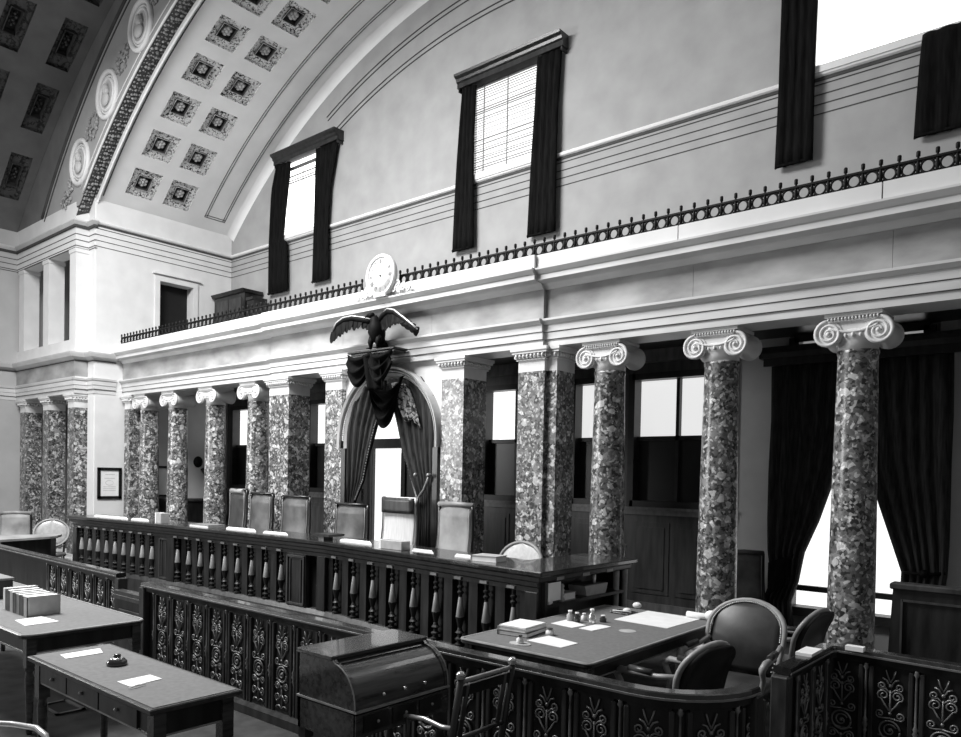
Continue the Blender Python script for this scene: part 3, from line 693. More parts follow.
def hung(rows, folds, label, group, m='velvet', amp=.035, hem=True):
    t = thing('curtain', label, 'curtain', ((rows[-1][1]+rows[-1][2])/2, rows[-1][3], rows[-1][0]), group)
    mb = MB(); drape(mb, rows, folds, amp); mb.build('cloth', m, t)
    mb = MB(); z, a, b, y = rows[-1]; mb.box(a+.02, b-.02, y-.03, y+.02, z+.005, z+.03); mb.build('hem', m, t)
yc = YB-.1
GU = 'curtains of the upper windows'
hung([(8.73, -14.40, -13.9, yc), (8.2, -14.56, -13.95, yc), (7.1, -14.62, -14.1, yc), (7.0, -14.64, -13.95, yc), (5.95, -14.66, -13.93, yc)], 4, 'dark curtain on the left side of the leftmost high window', GU)
hung([(8.73, -13.0, -12.3, yc), (7.9, -13.0, -12.5, yc), (7.2, -13.02, -12.55, yc), (5.98, -13.08, -12.52, yc)], 4, 'dark curtain on the right side of the leftmost high window', GU)
hung([(8.71, -8.92, -8.62, yc), (7.9, -8.98, -8.64, yc), (7.0, -9.04, -8.62, yc), (5.93, -9.1, -8.6, yc)], 4, 'dark curtain left of the high window with the slatted blind', GU)
hung([(8.71, -7.32, -6.86, yc), (7.9, -7.34, -6.9, yc), (7.0, -7.4, -6.9, yc), (5.88, -7.46, -6.9, yc)], 4, 'dark curtain right of the high window with the slatted blind', GU)
hung([(9.085, -3.46, -3.02, yc), (8.0, -3.46, -3.02, yc), (7.0, -3.47, -3.03, yc), (6.02, -3.5, -3.03, yc)], 4, 'dark curtain left of the very bright high window', GU)
hung([(7.14, -1.86, -1.0, yc), (6.8, -1.88, -1.0, yc), (6.4, -1.9, -1.0, yc), (5.98, -1.92, -1.0, yc)], 5, 'short dark curtain hanging at the far right of the gallery wall', GU)  # stops short: glare over its upper part is put into the shape
# doorway in the left gallery wall
d = struct('door_1', MB().box(XW-.28, XW-.26, 8.24, 9.03, 4.3, 6.17), 'void')
d['kind'] = 'structure'
mb = MB(); mb.box(XW, XW+.03, 8.13, 8.24, 4.25, 6.17).box(XW, XW+.03, 9.03, 9.14, 4.25, 6.17).box(XW, XW+.032, 8.13, 9.14, 6.17, 6.28).box(XW, XW+.08, 8.08, 9.2, 6.31, 6.34)
struct('trim_gallery_door', mb, 'white')
t = thing('gallery_cabinet', 'dark wooden cabinet standing in the gallery corner behind the railing', 'cabinet', (-15.5, 9.55, 4.25))
MB().box(-16.22, -14.98, 9.52, 9.96, 4.25, 6.0).build('body', 'wood', t)
MB().prism([(9.48, 6.0), (9.97, 6.0), (9.97, 6.07), (9.44, 6.07)], -16.26, -14.94, 0).build('cornice', 'wood', t)
MB().box(-16.1, -15.62, 9.505, 9.52, 4.5, 5.9).build('door', 'wood_mid', t); MB().box(-15.58, -15.1, 9.505, 9.52, 4.5, 5.9).build('door', 'wood_mid', t)
t = thing('gallery_chest', 'lower dark wooden chest beside the gallery cabinet', 'chest', (-14.8, 9.7, 4.25))
MB().box(-14.93, -14.68, 9.55, 9.88, 4.25, 5.8).build('body', 'wood', t); MB().box(-14.935, -14.67, 9.52, 9.9, 5.8, 5.86).build('lid', 'wood', t)

# dark wooden window wall below the gallery
holes = [h for h in LW[:6]]
hb = holes_wall(-16.29, -3.98, 0, 3.86, [h for h in LW[:6]], YB-.06, YB)
struct('trim_wainscot', hb, 'oak_dark')
mb = MB(); mb2 = MB()
for h in LW[:6]:
    x0, x1, z0, z1 = h
    if z0 > 1:
        mb.box(x0-.16, x1+.16, YB-.16, YB-.06, z0-.09, z0-.05).box(x0-.16, x1+.16, YB-.12, YB-.06, z0-.16, z0-.09).box(x0-.2, x1+.2, YB-.14, YB-.06, z1+.2, z1+.26)
        k = 2 if x1-x0 > .9 else 1
        for j in range(k):
            a = x0+(x1-x0)*j/k+.05; b = x0+(x1-x0)*(j+1)/k-.05
            mb2.box(a, b, YB-.075, YB-.06, .35, 1.38); mb2.box(a+.07, b-.07, YB-.09, YB-.07, .42, 1.31)
mb.box(-16.29, -11.4, YB-.1, YB-.06, 0, .22).box(-10.1, -3.98, YB-.1, YB-.06, 0, .22).box(-16.29, -3.98, YB-.13, YB-.06, 3.7, 3.86)
struct('trim_wainscot_mouldings', mb, 'oak_mid'); struct('trim_wainscot_panels', mb2, 'oak_dark')
struct('trim_lightened_plaster', MB().box(-3.98, -3.27, YB-.02, YB, 0, 3.86).box(-1.6, XR, YB-.02, YB, 0, 3.86), 'white')  # paler slabs over the wall stand in for light it lacks
for i, h in enumerate(LW[:6]):
    if i == 2: continue
    x0, x1, z0, z1 = h; zm = z0+(z1-z0)*.5+.03
    w = struct('window_%d' % (4+i), MB().box(x0-.05, x0+.05, YB-.1, YB+.1, z0-.05, z1+.05).box(x1-.05, x1+.05, YB-.1, YB+.1, z0-.05, z1+.05).box(x0, x1, YB-.1, YB+.1, z1-.04, z1+.05).box(x0, x1, YB-.1, YB+.1, z0-.05, z0+.04), 'sash')
    MB().box(x0, x1, YB+.1, YB+.11, zm, z1).build('upper_pane', 'day_soft' if i in (4, 5) else 'day', w)
    MB().box(x0, x1, YB+.06, YB+.07, z0, zm+.02).build('lower_blind', 'dark_glass', w)
    mb = MB().box(x0, x1, YB+.0, YB+.08, zm-.03, zm+.03)
    if x1-x0 > .9: mb.box((x0+x1)/2-.025, (x0+x1)/2+.025, YB, YB+.08, z0, z1)
    mb.build('glazing_bar', 'sash', w)
x0, x1, z0, z1 = LW[2]
w = struct('door_2', MB().box(x0-.06, x0+.04, YB-.1, YB+.1, 0, z1).box(x1-.04, x1+.06, YB-.1, YB+.1, 0, z1).box(x0, x1, YB-.1, YB+.1, 2.5, 2.68).box(x0, x1, YB-.1, YB+.1, z1-.05, z1+.05).box(x0, x1, YB-.08, YB+.1, 0, .5), 'sash')
MB().box(x0, x1, YB+.12, YB+.13, .45, z1).build('pane', 'day', w); MB().box(x0+.1, x0+.13, YB-.02, YB+.05, .5, 2.5).box(x1-.13, x1-.1, YB-.02, YB+.05, 1.4, 2.4).build('glazing_bar', 'sash', w)
# curtained window at the right
x0, x1, z0, z1 = LW[6]
w = struct('window_10', MB().box(x0-.06, x0+.06, YB-.08, YB+.1, z0, z1).box(x1-.06, x1+.06, YB-.08, YB+.1, z0, z1).box(x0, x1, YB-.08, YB+.1, z1-.06, z1+.05).box(x0-.08, x1+.08, YB-.12, YB+.1, z0-.06, z0+.05).box(x0, x1, YB+.02, YB+.08, .62, .69), 'sash')
MB().box(x0, x1, YB+.1, YB+.11, z0, z1).build('pane', 'day', w); MB().box((x0+x1)/2-.02, (x0+x1)/2+.02, YB+.02, YB+.07, z0, z1).build('glazing_bar', 'sash', w)  # pane runs above the pelmet; its glow there stands in for lit wall
t = thing('curtain_pelmet', 'dark moulded pelmet over the floor length curtains at the right', 'pelmet', (-2.4, 9.8, 3.5))
MB().prism([(YB-.002, 3.56), (9.68, 3.56), (9.66, 3.62), (9.62, 3.66), (9.62, 3.69), (YB-.002, 3.69)], -3.55, -1.0, 0).build('moulded_board', 'wood', t); MB().box(-3.5, -1.05, 9.70, 9.73, 3.46, 3.56).build('valance', 'wood', t)
yc = 9.82; GL = 'floor length curtains at the right window'
t = thing('curtain', 'floor length dark velvet curtain tied back left of the right hand column', 'curtain', (-3.2, yc, .02), GL)
mb = MB(); drape(mb, pr(yc, [((772, 352), (858, 345)), ((772, 420), (852, 420)), ((770, 470), (838, 470)), ((769, 520), (820, 520)), ((769, 550), (806, 552)), ((772, 580), (800, 580))])+[(.5, -3.46, -3.1, yc), (.02, -3.46, -3.05, yc)], 6, .09, nv=28); mb.build('cloth', 'velvet_mid', t)
mb = MB(); mb.sheet(lambda u, v: (-3.36+.3*u*(1-.4*v), yc-.16-.09*sin(pi*u)*(1-.3*v), .98-.42*v+.12*u), 12, 10, .02); mb.build('turned_fold', 'velvet', t)
t = thing('curtain', 'floor length dark velvet curtain tied back right of the right hand column', 'curtain', (-1.6, yc, .02), GL)
mb = MB(); drape(mb, pr(yc, [((858, 345), (955, 335)), ((862, 420), (954, 415)), ((868, 460), (952, 460)), ((880, 505), (951, 505)), ((893, 545), (950, 545)), ((902, 572), (948, 575))])+[(.5, -1.9, -1.48, yc), (.02, -1.92, -1.46, yc)], 6, .08, nv=28, ph=.5); mb.build('cloth', 'velvet_mid', t)
mb = MB(); a = aty(9.7, 924, 574); mb.ball(a, .05).tube([(a.x-.2, 9.72, a.z), (a.x, 9.69, a.z-.01), (a.x+.2, 9.75, a.z+.02)], .02, 6); mb.build('tieback', 'bronze', t)
t = thing('wall_pipe', 'thin pale vertical pipe on the wall beside the second right column', 'pipe', (-3.93, 9.96, 0))
MB().lathe([(.02, 0), (.02, 3.84)], (-3.93, 9.955, 0), 10).build('pipe_run', 'wood_edge', t); MB().lathe([(.03, 0), (.03, .1)], (-3.93, 9.955, 1.45), 10).build('valve', 'iron', t)

# ================================================================== THE BAR RAIL WITH IRON SCROLLS
def make_panel(parent):
    mb = MB().box(-.118, .118, -.005, .012, .09, .82)
    mb.box(-.118, .118, -.012, .012, .80, .83).box(-.118, .118, -.012, .012, .09, .12)
    pn = mb.build('panel', 'wood', None)
    for sx in (-1, 1): MB().box(sx*.118-.014, sx*.118+.014, -.024, .014, .09, .80).build('stile', 'wood_mid', pn, .005)
    mb = MB(); y = -.016; R = .0058
    def T(pts, r=R): mb.tube(pts, r, 5)
    T([(0, y, .14), (0, y, .30)]); T([(0, y, .50), (0, y, .66)])
    T([(.062*cos(2*pi*i/20), y, .40+.062*sin(2*pi*i/20)) for i in range(21)], .007)
    T(spiral(0, .40, .045, .008, .5, 1.3, 16, y)); mb.ball((0, y, .40), .012, 6, 4)
    for s in (-1, 1):
        T([(s*abs(p[0]), p[1], p[2]) if False else (s*p[0], p[1], p[2]) for p in [(0, y, .52), (.03, y, .56), (.055, y, .60)]+[(a, b_, c_) for a, b_, c_ in spiral(.042, .625, .036, .008, -.6, 1.4, 16, y)]])
        T([(s*p[0], p[1], p[2]) for p in [(0, y, .48), (.04, y, .475)]+spiral(.06, .50, .028, .006, -1.2, 1.3, 12, y)])
        T([(s*p[0], p[1], p[2]) for p in [(0, y, .29), (.03, y, .32)]+spiral(.055, .305, .03, .006, 1.5, -1.4, 12, y)])
        T([(s*p[0], p[1], p[2]) for p in [(0, y, .24), (.03, y, .21), (.05, y, .19)]+spiral(.05, .215, .034, .007, -1.2, 1.4, 14, y)])
        T([(s*p[0], p[1], p[2]) for p in [(0, y, .13), (.03, y, .15), (.06, y, .145), (.07, y, .13)]])
        T([(s*p[0], p[1], p[2]) for p in [(0, y, .64), (.03, y, .67)]+spiral(.05, .685, .025, .006, -1, 1.2, 12, y)])
        T([(0, y, .68), (s*.025, y, .725), (s*.05, y, .735)]); T([(0, y, .71), (s*.018, y, .75), (s*.03, y, .79)], .005); T([(0, y, .35), (s*.07, y, .36)], .004)
    mb.ball((0, y, .69), .012, 6, 4).ball((0, y, .30), .014, 6, 4).ball((0, y, .51), .012, 6, 4)
    mb.build('scroll_ornament', 'scroll', pn)
    return pn
def make_spindle():
    return MB().lathe([(.008, .1), (.008, .35), (.016, .37), (.01, .385), (.02, .41), (.012, .425), (.018, .44), (.008, .46), (.007, .77), (.018, .79), (.012, .805), (.016, .82)], (0, -.004, 0), 8).build('spindle', 'scroll', None)
PN = make_panel(None); SP = make_spindle(); PN_used = [False, False]
def part_at(proto, idx, root, loc, rot):
    if not PN_used[idx]:
        proto.parent = root; proto.location = Vector(loc)-Vector(root.location); proto.rotation_euler = (0, 0, rot); PN_used[idx] = True; return proto
    return link_copy(proto, root, loc, rot)
def walk(path, step, start):
    seg = [(Vector(a), Vector(b)) for a, b in zip(path, path[1:])]; L = [ (b-a).length for a, b in seg]; out = []; d = start
    while d < sum(L)-1e-6:
        q = d; k = 0
        while q > L[k]: q -= L[k]; k += 1
        a, b = seg[k]; p = a+(b-a)*(q/L[k]); out.append((p, atan2((b-a).y, (b-a).x))); d += step
    return out, sum(L)
def bar(path, label, step, start, h=.9, newel=(True, True)):
    t = thing('bar_railing', label, 'railing', (path[0][0], path[0][1], 0), 'wooden rails with iron scrollwork')
    MB().ribbon(path, [(-.05, h-.04), (.05, h-.04), (.055, h-.028), (.05, h-.005), (.04, h), (-.04, h), (-.05, h-.005), (-.055, h-.028)]).build('cap_rail', 'wood_gloss', t)
    MB().ribbon(path, [(.049, h-.041), (.053, h-.041), (.058, h-.028), (.05, h-.026)]).build('cap_edge', 'wood_edge', t)
    MB().ribbon(path, [(-.035, h-.085), (.03, h-.085), (.04, h-.04), (-.035, h-.04)]).build('frieze_board', 'wood', t)
    MB().ribbon(path, [(-.05, 0), (.06, 0), (.06, .07), (.04, .095), (-.05, .095)]).build('plinth', 'wood_mid', t)
    MB().ribbon(path, [(-.03, .09), (-.005, .09), (-.005, h-.08), (-.03, h-.08)]).build('back_board', 'wood', t)
    W, tot = walk(path, step, start)
    for p, a in W:
        part_at(PN, 0, t, (p.x, p.y, 0), a)
    for p, a in walk(path, step, start-step/2 if start > step/2 else start+step/2)[0]: part_at(SP, 1, t, (p.x+.012*sin(a), p.y-.012*cos(a), 0), a)
    for e, k in zip(newel, (0, -1)):
        if e:
            x, y = path[k]; MB().box(x-.05, x+.05, y-.05, y+.05, 0, h-.05).box(x-.06, x+.06, y-.06, y+.06, 0, .12).build('newel_post', 'wood_mid', t, .008)
    return t
cv = [(-1.96+.47*cos(q), 4.08+.47*sin(q)) for q in [radians(-90+11.25*i) for i in range(9)]]
bar([(-7.27, 3.57), (-4.6, 3.585), (-1.96, 3.61)]+cv[1:], 'long dark wooden rail with scrolled iron panels curving round at its right end', .3165, .35)
bar([(-12.6, 3.82), (-8.07, 3.69)], 'short dark wooden rail with scrolled iron panels at the far left beside the bench', .355, 2.62, newel=(True, True))
bar([(-1.5, 4.60), (-1.49, 5.46), (-1.44, 5.51), (1.4, 5.28)][::1][::-1][::-1], 'dark wooden rail with scrolled iron panels turning a corner in front of the right column', .3, .38)
t = thing('low_gate', 'low dark panelled wooden gate between the two scrollwork rails', 'gate', (-7.67, 3.64, 0))
MB().box(-8.0, -7.34, 3.60, 3.66, .02, .66).build('leaf', 'wood', t); MB().box(-8.0, -7.34, 3.57, 3.69, .66, .70).box(-8.0, -7.34, 3.58, 3.68, .70, .74).build('top_moulding', 'wood_mid', t)
MB().box(-7.9, -7.44, 3.585, 3.60, .14, .56).build('raised_panel', 'wood_mid', t, .008)

# ================================================================== THE LONG BENCH
BP = [(-14.4, 5.72), (-11.1, 5.98), (-7.6, 6.03), (-4.02, 5.62)]      # front face of the body, left to right
bn = thing('judges_bench', 'long dark wooden bench with turned balusters and a return wing at its right end', 'bench', (-8.6, 5.9, 0))
TP = [(-14.5, 5.62), (-11.1, 5.88), (-7.6, 5.93), (-3.92, 5.52)]
top = TP+[(-3.92, 7.30), (-4.62, 7.30), (-4.62, 6.28), (-7.6, 6.62), (-11.1, 6.57), (-14.5, 6.3)]
MB().prism(top, 1.10, 1.15).build('top', 'wood_gloss', bn, .01)
und = [(x, y+.05) for x, y in TP[:-1]]+[(-3.97, 5.57), (-3.97, 7.26), (-4.58, 7.26), (-4.58, 6.3), (-7.6, 6.58), (-11.1, 6.53), (-14.45, 6.27)]
MB().prism(und, 1.04, 1.10).build('cornice', 'wood', bn, .012)
mb = MB(); 
for a, b in zip(BP, BP[1:]): mb.ribbon([a, b], [(-.3, .25), (-.09, .25), (-.09, 1.04), (-.3, 1.04)])
mb.build('back_board', 'wood', bn)
mb = MB(); mb.ribbon(BP, [(-.12, 0), (.02, 0), (.02, .2), (0, .26), (-.12, .26)]); mb.build('plinth', 'wood_mid', bn)
mb = MB(); mb.ribbon(BP, [(-.12, .94), (0, .94), (0, .985), (.02, 1.0), (.02, 1.04), (-.12, 1.04)]); mb.build('frieze', 'wood', bn)
def bfrm(seg, x):
    a, b = Vector(BP[seg]), Vector(BP[seg+1]); d = (b-a).normalized(); p = a+(b-a)*((x-a.x)/(b.x-a.x)); return p, d, Vector((d.y, -d.x))
bal = None; blk = None
secs = [(0, [-14.16, -13.88, -13.6, -13.32, -13.05, -12.77, -12.49, -12.21, -11.93]), (1, [-11.23, -10.9, -10.57, -10.24, -9.91, -9.58, -9.24, -8.9, -8.56]), (2, [-7.78, -7.4, -7.02, -6.63, -6.25, -5.87, -5.49, -5.11, -4.73, -4.36])]
for sg, xs in secs:
    d_ = xs[1]-xs[0]
    for x in xs:
        p, d, nn = bfrm(sg, x); c = p-nn*.035; L = (c.x, c.y, 0); a = atan2(d.y, d.x)
        if bal is None:
            bal = MB().lathe([(.05, .26), (.05, .285), (.03, .295), (.028, .315), (.05, .325), (.05, .34), (.026, .355), (.024, .38), (.048, .40), (.03, .42), (.022, .45), (.05, .56), (.03, .575), (.02, .60), (.02, .76), (.02, .79), (.034, .805), (.034, .82), (.02, .83), (.02, .85), (.034, .86), (.034, .875), (.02, .885), (.022, .94)], (0, 0, 0), 10, smooth=False).build('baluster', 'baluster', bn)
            ob_ = MB().lathe([(.022, .50), (.047, .56), (.02, .765), (.01, .775)], (0, 0, 0), 10).build('obelisk', 'obelisk', bal); ob_.data.transform(Matrix.Translation(Vector(bn.location)))  # paler colour stands in for light on the upturned faces
            bal.location = Vector(L)-Vector(bn.location); bal.data.transform(Matrix.Translation(Vector(bn.location))); 
            blk = MB().box(-.05, .05, -.052, -.03, .95, .975).build('tablet', 'obelisk', bn); blk.data.transform(Matrix.Translation(Vector(bn.location))); blk.location = Vector(L)-Vector(bn.location); blk.rotation_euler = (0, 0, a)  # tablet painted paler for the light these brackets catch
        else: link_copy(bal, bn, L, a); link_copy(blk, bn, L, a)
    for x in [xs[0]-d_/2]+[q+d_/2 for q in xs]:
        p, d, nn = bfrm(sg, max(min(x, BP[sg+1][0]-.05), BP[sg][0]+.05)); c = p-nn*.06
        MB().obox((c.x, c.y, .6), (d.x*.065, d.y*.065, 0), (nn.x*.028, nn.y*.028, 0), (0, 0, .345)).build('stile', 'wood', bn)
for sg, x, hw_ in ((0, -14.33, .07), (1, -11.55, .16), (1, -8.18, .2), (1, -7.68, .08), (2, -4.1, .08), (0, -11.35, .1)):
    p, d, nn = bfrm(sg, x); c = p-nn*.02; mb = MB()
    mb.obox((c.x, c.y, .6), (d.x*hw_, d.y*hw_, 0), (nn.x*.035, nn.y*.035, 0), (0, 0, .345))
    mb.build('post', 'wood', bn, .006)
    if hw_ > .12:
        c2 = p+nn*.022; mb = MB()
        for s in (-1, 1): mb.obox((c2.x+s*d.x*(hw_-.03), c2.y+s*d.y*(hw_-.03), .6), (d.x*.012, d.y*.012, 0), (nn.x*.012, nn.y*.012, 0), (0, 0, .31)); mb.obox((c2.x+s*d.x*(hw_-.09), c2.y+s*d.y*(hw_-.09), .6), (d.x*.008, d.y*.008, 0), (nn.x*.008, nn.y*.008, 0), (0, 0, .28))
        for z in (.29, .91): mb.obox((c2.x, c2.y, z), (d.x*(hw_-.03), d.y*(hw_-.03), 0), (nn.x*.012, nn.y*.012, 0), (0, 0, .012))
        mb.build('panel_moulding', 'wood_mid', bn)
MB().box(-4.3, -4.26, 5.75, 7.26, 0, 1.04).box(-4.26, -4.06, 7.22, 7.26, 0, 1.04).build('wing_panel', 'wood', bn); MB().box(-4.26, -3.97, 5.7, 7.1, .80, .83).build('shelf', 'wood', bn)
mb = MB(); mb.box(-4.26, -3.97, 5.66, 5.70, 0, 1.04); mb.build('wing_end', 'wood', bn)
for y in (7.02, 7.2): MB().lathe([(.018, 0), (.03, .6), (.035, 1.0), (.035, 1.04)], (-4.02, y, 0), 8).build('leg', 'wood_edge' if y > 7 else 'wood', bn)
mb = MB()
for y in (5.9, 6.35, 6.8): mb.box(-3.99, -3.965, y-.06, y+.06, 1.045, 1.075)
mb.build('wing_tablet', 'obelisk', bn)

# ================================================================== TABLES
def turned_leg(x, y, h, r=.035, blk=.09):
    return MB().box(x-r, x+r, y-r, y+r, h-blk-.1, h).lathe([(r*.55, 0), (r*.7, .03), (r*.6, .06), (r*.8, .25), (r*.95, h-.3), (r*.7, h-.26), (r*1.1, h-.235), (r*.7, h-.21), (r*1.0, h-blk-.1)], (x, y, 0), 14)
def table(name, label, x0, x1, y0, y1, h, m_top, rad=.03, apron=.13, drawers=None, rim=True):
    t = thing(name, label, 'table', ((x0+x1)/2, (y0+y1)/2, 0))
    def rr(x0, x1, y0, y1, r): 
        P = []
        for cx, cy, a in ((x1-r, y1-r, 0), (x0+r, y1-r, 90), (x0+r, y0+r, 180), (x1-r, y0+r, 270)):
            for i in range(5): q = radians(a+22.5*i); P.append((cx+r*cos(q), cy+r*sin(q)))
        return P
    MB().prism(rr(x0, x1, y0, y1, rad), h-.035, h-.003).build('top', 'wood_mid', t, .006)
    MB().prism(rr(x0+.025, x1-.025, y0+.025, y1-.025, rad*.8), h-.003, h).build('felt_inset', m_top, t)
    if rim: MB().ribbon(rr(x0, x1, y0, y1, rad)+[rr(x0, x1, y0, y1, rad)[0]], [(0, h-.012), (.004, h-.008), (.0, h), (-.02, h+.001), (-.02, h-.004)]).build('edge_banding', 'wood_edge', t)
    q = .05
    MB().box(x0+q, x1-q, y0+q, y0+q+.02, h-.035-apron, h-.035).box(x0+q, x1-q, y1-q-.02, y1-q, h-.035-apron, h-.035).box(x0+q, x0+q+.02, y0+q, y1-q, h-.035-apron, h-.035).box(x1-q-.02, x1-q, y0+q, y1-q, h-.035-apron, h-.035).build('apron', 'wood', t)
    MB().ribbon([(x0+q, y1-q), (x0+q, y0+q), (x1-q, y0+q), (x1-q, y1-q)][::1], [(-.004, h-.035-apron), (.006, h-.035-apron), (.006, h-.025-apron), (-.004, h-.025-apron)]).build('apron_bead', 'wood_edge', t)
    for x in (x0+q+.02, x1-q-.02):
        for y in (y0+q+.02, y1-q-.02): turned_leg(x, y, h-.035, .035, apron).build('leg', 'desk_wood', t)
    for (a, b) in (drawers or []):
        MB().box(a, b, y0+q-.012, y0+q, h-.025-apron+.005, h-.05).build('drawer', 'wood_mid', t); d = t.children[-1] if False else [o for o in t.children if o.name.startswith('drawer')][-1]
        MB().ball(((a+b)/2, y0+q-.02, h-.035-apron/2), .012, 8, 6).build('knob', 'wood_edge', d)
    return t
table('writing_table', 'small felt topped table with an inkwell in the left foreground', -5.47, -3.79, 1.89, 2.43, .76, 'felt', .012, .14, [(-5.35, -4.95), (-4.93, -4.5), (-4.48, -4.02)], rim=False)
table('long_table', 'large felt topped table carrying a row of books at the far left', -9.3, -6.13, 2.09, 3.02, .76, 'felt', .09, .12)
table('clerk_table', 'felt topped table covered with papers at the right end of the bench', -3.84, -2.66, 4.33, 6.5, .76, 'felt', .05, .1)
# cupboard-like writing counter far left
t = thing('side_counter', 'dark counter with a pale rounded edge at the far left behind the rail', 'counter', (-13.3, 4.6, 0))
MB().prism([(-12.95, 4.1), (-13.2, 4.9), (-13.47, 5.08), (-13.8, 4.3)][::-1], 0, .86).build('body', 'wood', t)
MB().prism([(-12.88, 3.98), (-13.1, 4.85), (-13.2, 5.0), (-13.47, 5.17), (-13.86, 4.2)][::-1], .86, .9).build('top', 'leather_pale', t, .004)

# ================================================================== ROLL-TOP DESK
t = thing('roll_top_desk', 'closed cylinder roll top desk standing against the scrollwork rail', 'desk', (-3.27, 2.96, 0))
x0, x1, y0, y1 = -3.54, -3.03, 2.62, 3.34
prof = [(x0+.02, .74), (x0+.02, 1.0), (-3.24, 1.0)]+[(-3.24+.20*sin(q), .765+.21*cos(q)) for q in [radians(9*i) for i in range(1, 11)]]+[(-3.04, .74)]
MB().prism(prof, y0, y0+.025, 1).build('side_panel', 'desk_wood', t); MB().prism(prof, y1-.025, y1, 1).build('side_panel', 'desk_wood', t)
mb = MB(); mb.tube([(p[0], y0-.001, p[1]) for p in prof[2:]], .004, 5); mb.tube([(p[0], y1+.001, p[1]) for p in prof[2:]], .004, 5); mb.build('edge_bead', 'wood_edge', t)
mb = MB(); cyl_ = [(-3.25+.205*sin(radians(a)), .765+.20*cos(radians(a))) for a in range(8, 91, 4)]
mb.prism([(x0+.03, .985), (x0+.03, .745), (-3.045, .745)]+cyl_[::-1]+[(-3.25, .985)], y0+.025, y1-.025, 1, False); cyl_o = mb.build('roll_cover', 'desk_wood', t)
for y in (y0+.2, (y0+y1)/2, y1-.2): MB().ball((-3.035, y, .80), .011, 8, 6).build('knob', 'chrome', cyl_o)
MB().box(x0, -3.225, y0-.01, y1+.01, .985, 1.01).build('top_board', 'desk_wood', t, .004)
mb = MB().box(x0, x1+.003, y0-.005, y1+.005, .735, .745); mb.build('seam_moulding', 'wood_edge', t)
MB().box(x0+.01, x1-.01, y0, y0+.02, .56, .725).box(x0+.01, x1-.01, y1-.02, y1, .56, .725).box(x0+.01, x0+.03, y0, y1, .56, .725).box(x1-.02, x1, y0, y1, .60, .725).box(x0+.02, x1-.02, y0+.01, y1-.01, .60, .62).build('case', 'desk_wood', t)
for k in range(3):
    a = y0+.05+k*.21; d = MB().box(x1-.004, x1+.008, a, a+.18, .625, .715).build('drawer', 'wood', t)
    MB().ball((x1+.014, a+.095, .67), .009, 8, 6).build('knob', 'wood_edge', d)
for x in (x0+.04, x1-.035):
    for y in (y0+.035, y1-.035): MB().box(x-.03, x+.03, y-.03, y+.03, .5, .725).lathe([(.016, 0), (.022, .04), (.018, .08), (.028, .35), (.02, .4), (.032, .44), (.024, .47), (.03, .5)], (x, y, 0), 12).build('leg', 'wood_mid', t)

# ================================================================== CHAIRS
def tall_chair(name, label, w, h, m, style=0, grp='tall leather chairs behind the bench'):
    # local: sitter looks to -Y, floor at z 0
    t = thing(name, label, 'chair', (0, 0, 0), grp); hw_ = w/2
    cur = lambda v: .17+.10*v+.03*sin(pi*v*1.2)          # back leans away
    zb, zt = .50, h
    MB().box(-hw_, hw_, -.27, .2, .40, .50).build('seat', m, t, .03, 3)
    def pan(u, v): return (-hw_*.9*(1-.04*v)+2*hw_*.9*(1-.04*v)*u, cur(v)-.035*(1-(2*u-1)**2)+(.03*(v > .93))*1, zb+(zt-zb)*v)
    bk = MB().sheet(pan, 10, 16, .045).build('backrest', m, t)
    for s in (-1, 1):
        MB().tube([(s*hw_*.95, .16, .40)]+[(s*hw_*.95*(1-.04*v), cur(v)+.02, zb+(zt-zb)*v) for v in [i/10 for i in range(11)]], .022, 8).build('upright', 'wood', t)
        MB().tube([(s*hw_*.9, -.22, .42), (s*hw_*.92, -.235, .2), (s*hw_*.9, -.22, 0)], [.026, .022, .016], 8).build('leg', 'wood', t)
        MB().tube([(s*hw_*.9, .17, .42), (s*hw_*.92, .2, .2), (s*hw_*.95, .27, 0)], [.026, .022, .016], 8).build('leg', 'wood', t)
    if style == 1:     # dark head panel over a pale panel
        MB().sheet(lambda u, v: (-hw_*.84+2*hw_*.84*u, cur(.76+.23*v)-.05-.02*sin(pi*u), zb+(zt-zb)*(.76+.23*v)), 8, 4, .03).build('head_panel', 'wood_mid', t)
    elif style == 2:   # scrolled top roll
        MB().tube([(-hw_*.95, cur(1)+.03, zt), (0, cur(1)+.005, zt+.012), (hw_*.95, cur(1)+.03, zt)], .034, 10).build('top_roll', m, t)
    else:
        MB().tube([(-hw_*.93, cur(1)+.02, zt), (0, cur(1)-.01, zt+.004), (hw_*.93, cur(1)+.02, zt)], .02, 8).build('top_rail', 'wood', t)
    if style == 3: MB().tube([(-hw_*.7, cur(1)+.0, zt-.03), (hw_*.7, cur(1)+.0, zt-.03)], .045, 10).build('head_roll', 'leather_pale', t)
    for s in (-1, 1): MB().tube([(s*hw_*.83, cur(v)-.014, zb+(zt-zb)*v) for v in (.04, .3, .5, .7, .95)], .005, 4).build('nail_trim', 'leather_pale', bk)
    return t
def put(t, x, y, rz, z=0): t.location = (x, y, z); t.rotation_euler = (0, 0, rz); return t
PZ = .3
put(tall_chair('tall_chair', 'narrow looking leather chair turned sideways, leftmost behind the bench, with a pale head roll', .62, 1.40, 'leather_dark', 3), -11.33, 6.85, radians(-6), PZ)
put(tall_chair('tall_chair', 'grey leather high backed chair between a column and the brightly lit pilaster', .62, 1.35, 'leather', 0), -10.58, 6.82, radians(2), PZ)
put(tall_chair('tall_chair', 'wide grey leather chair with a pale right edge, in front of the brightly lit pilaster', .70, 1.33, 'leather', 0), -9.66, 6.82, radians(3), PZ)
put(tall_chair('tall_chair', 'low backed grey leather chair at the left side of the draped arch', .68, 1.26, 'leather', 0), -8.34, 6.82, radians(5), PZ)
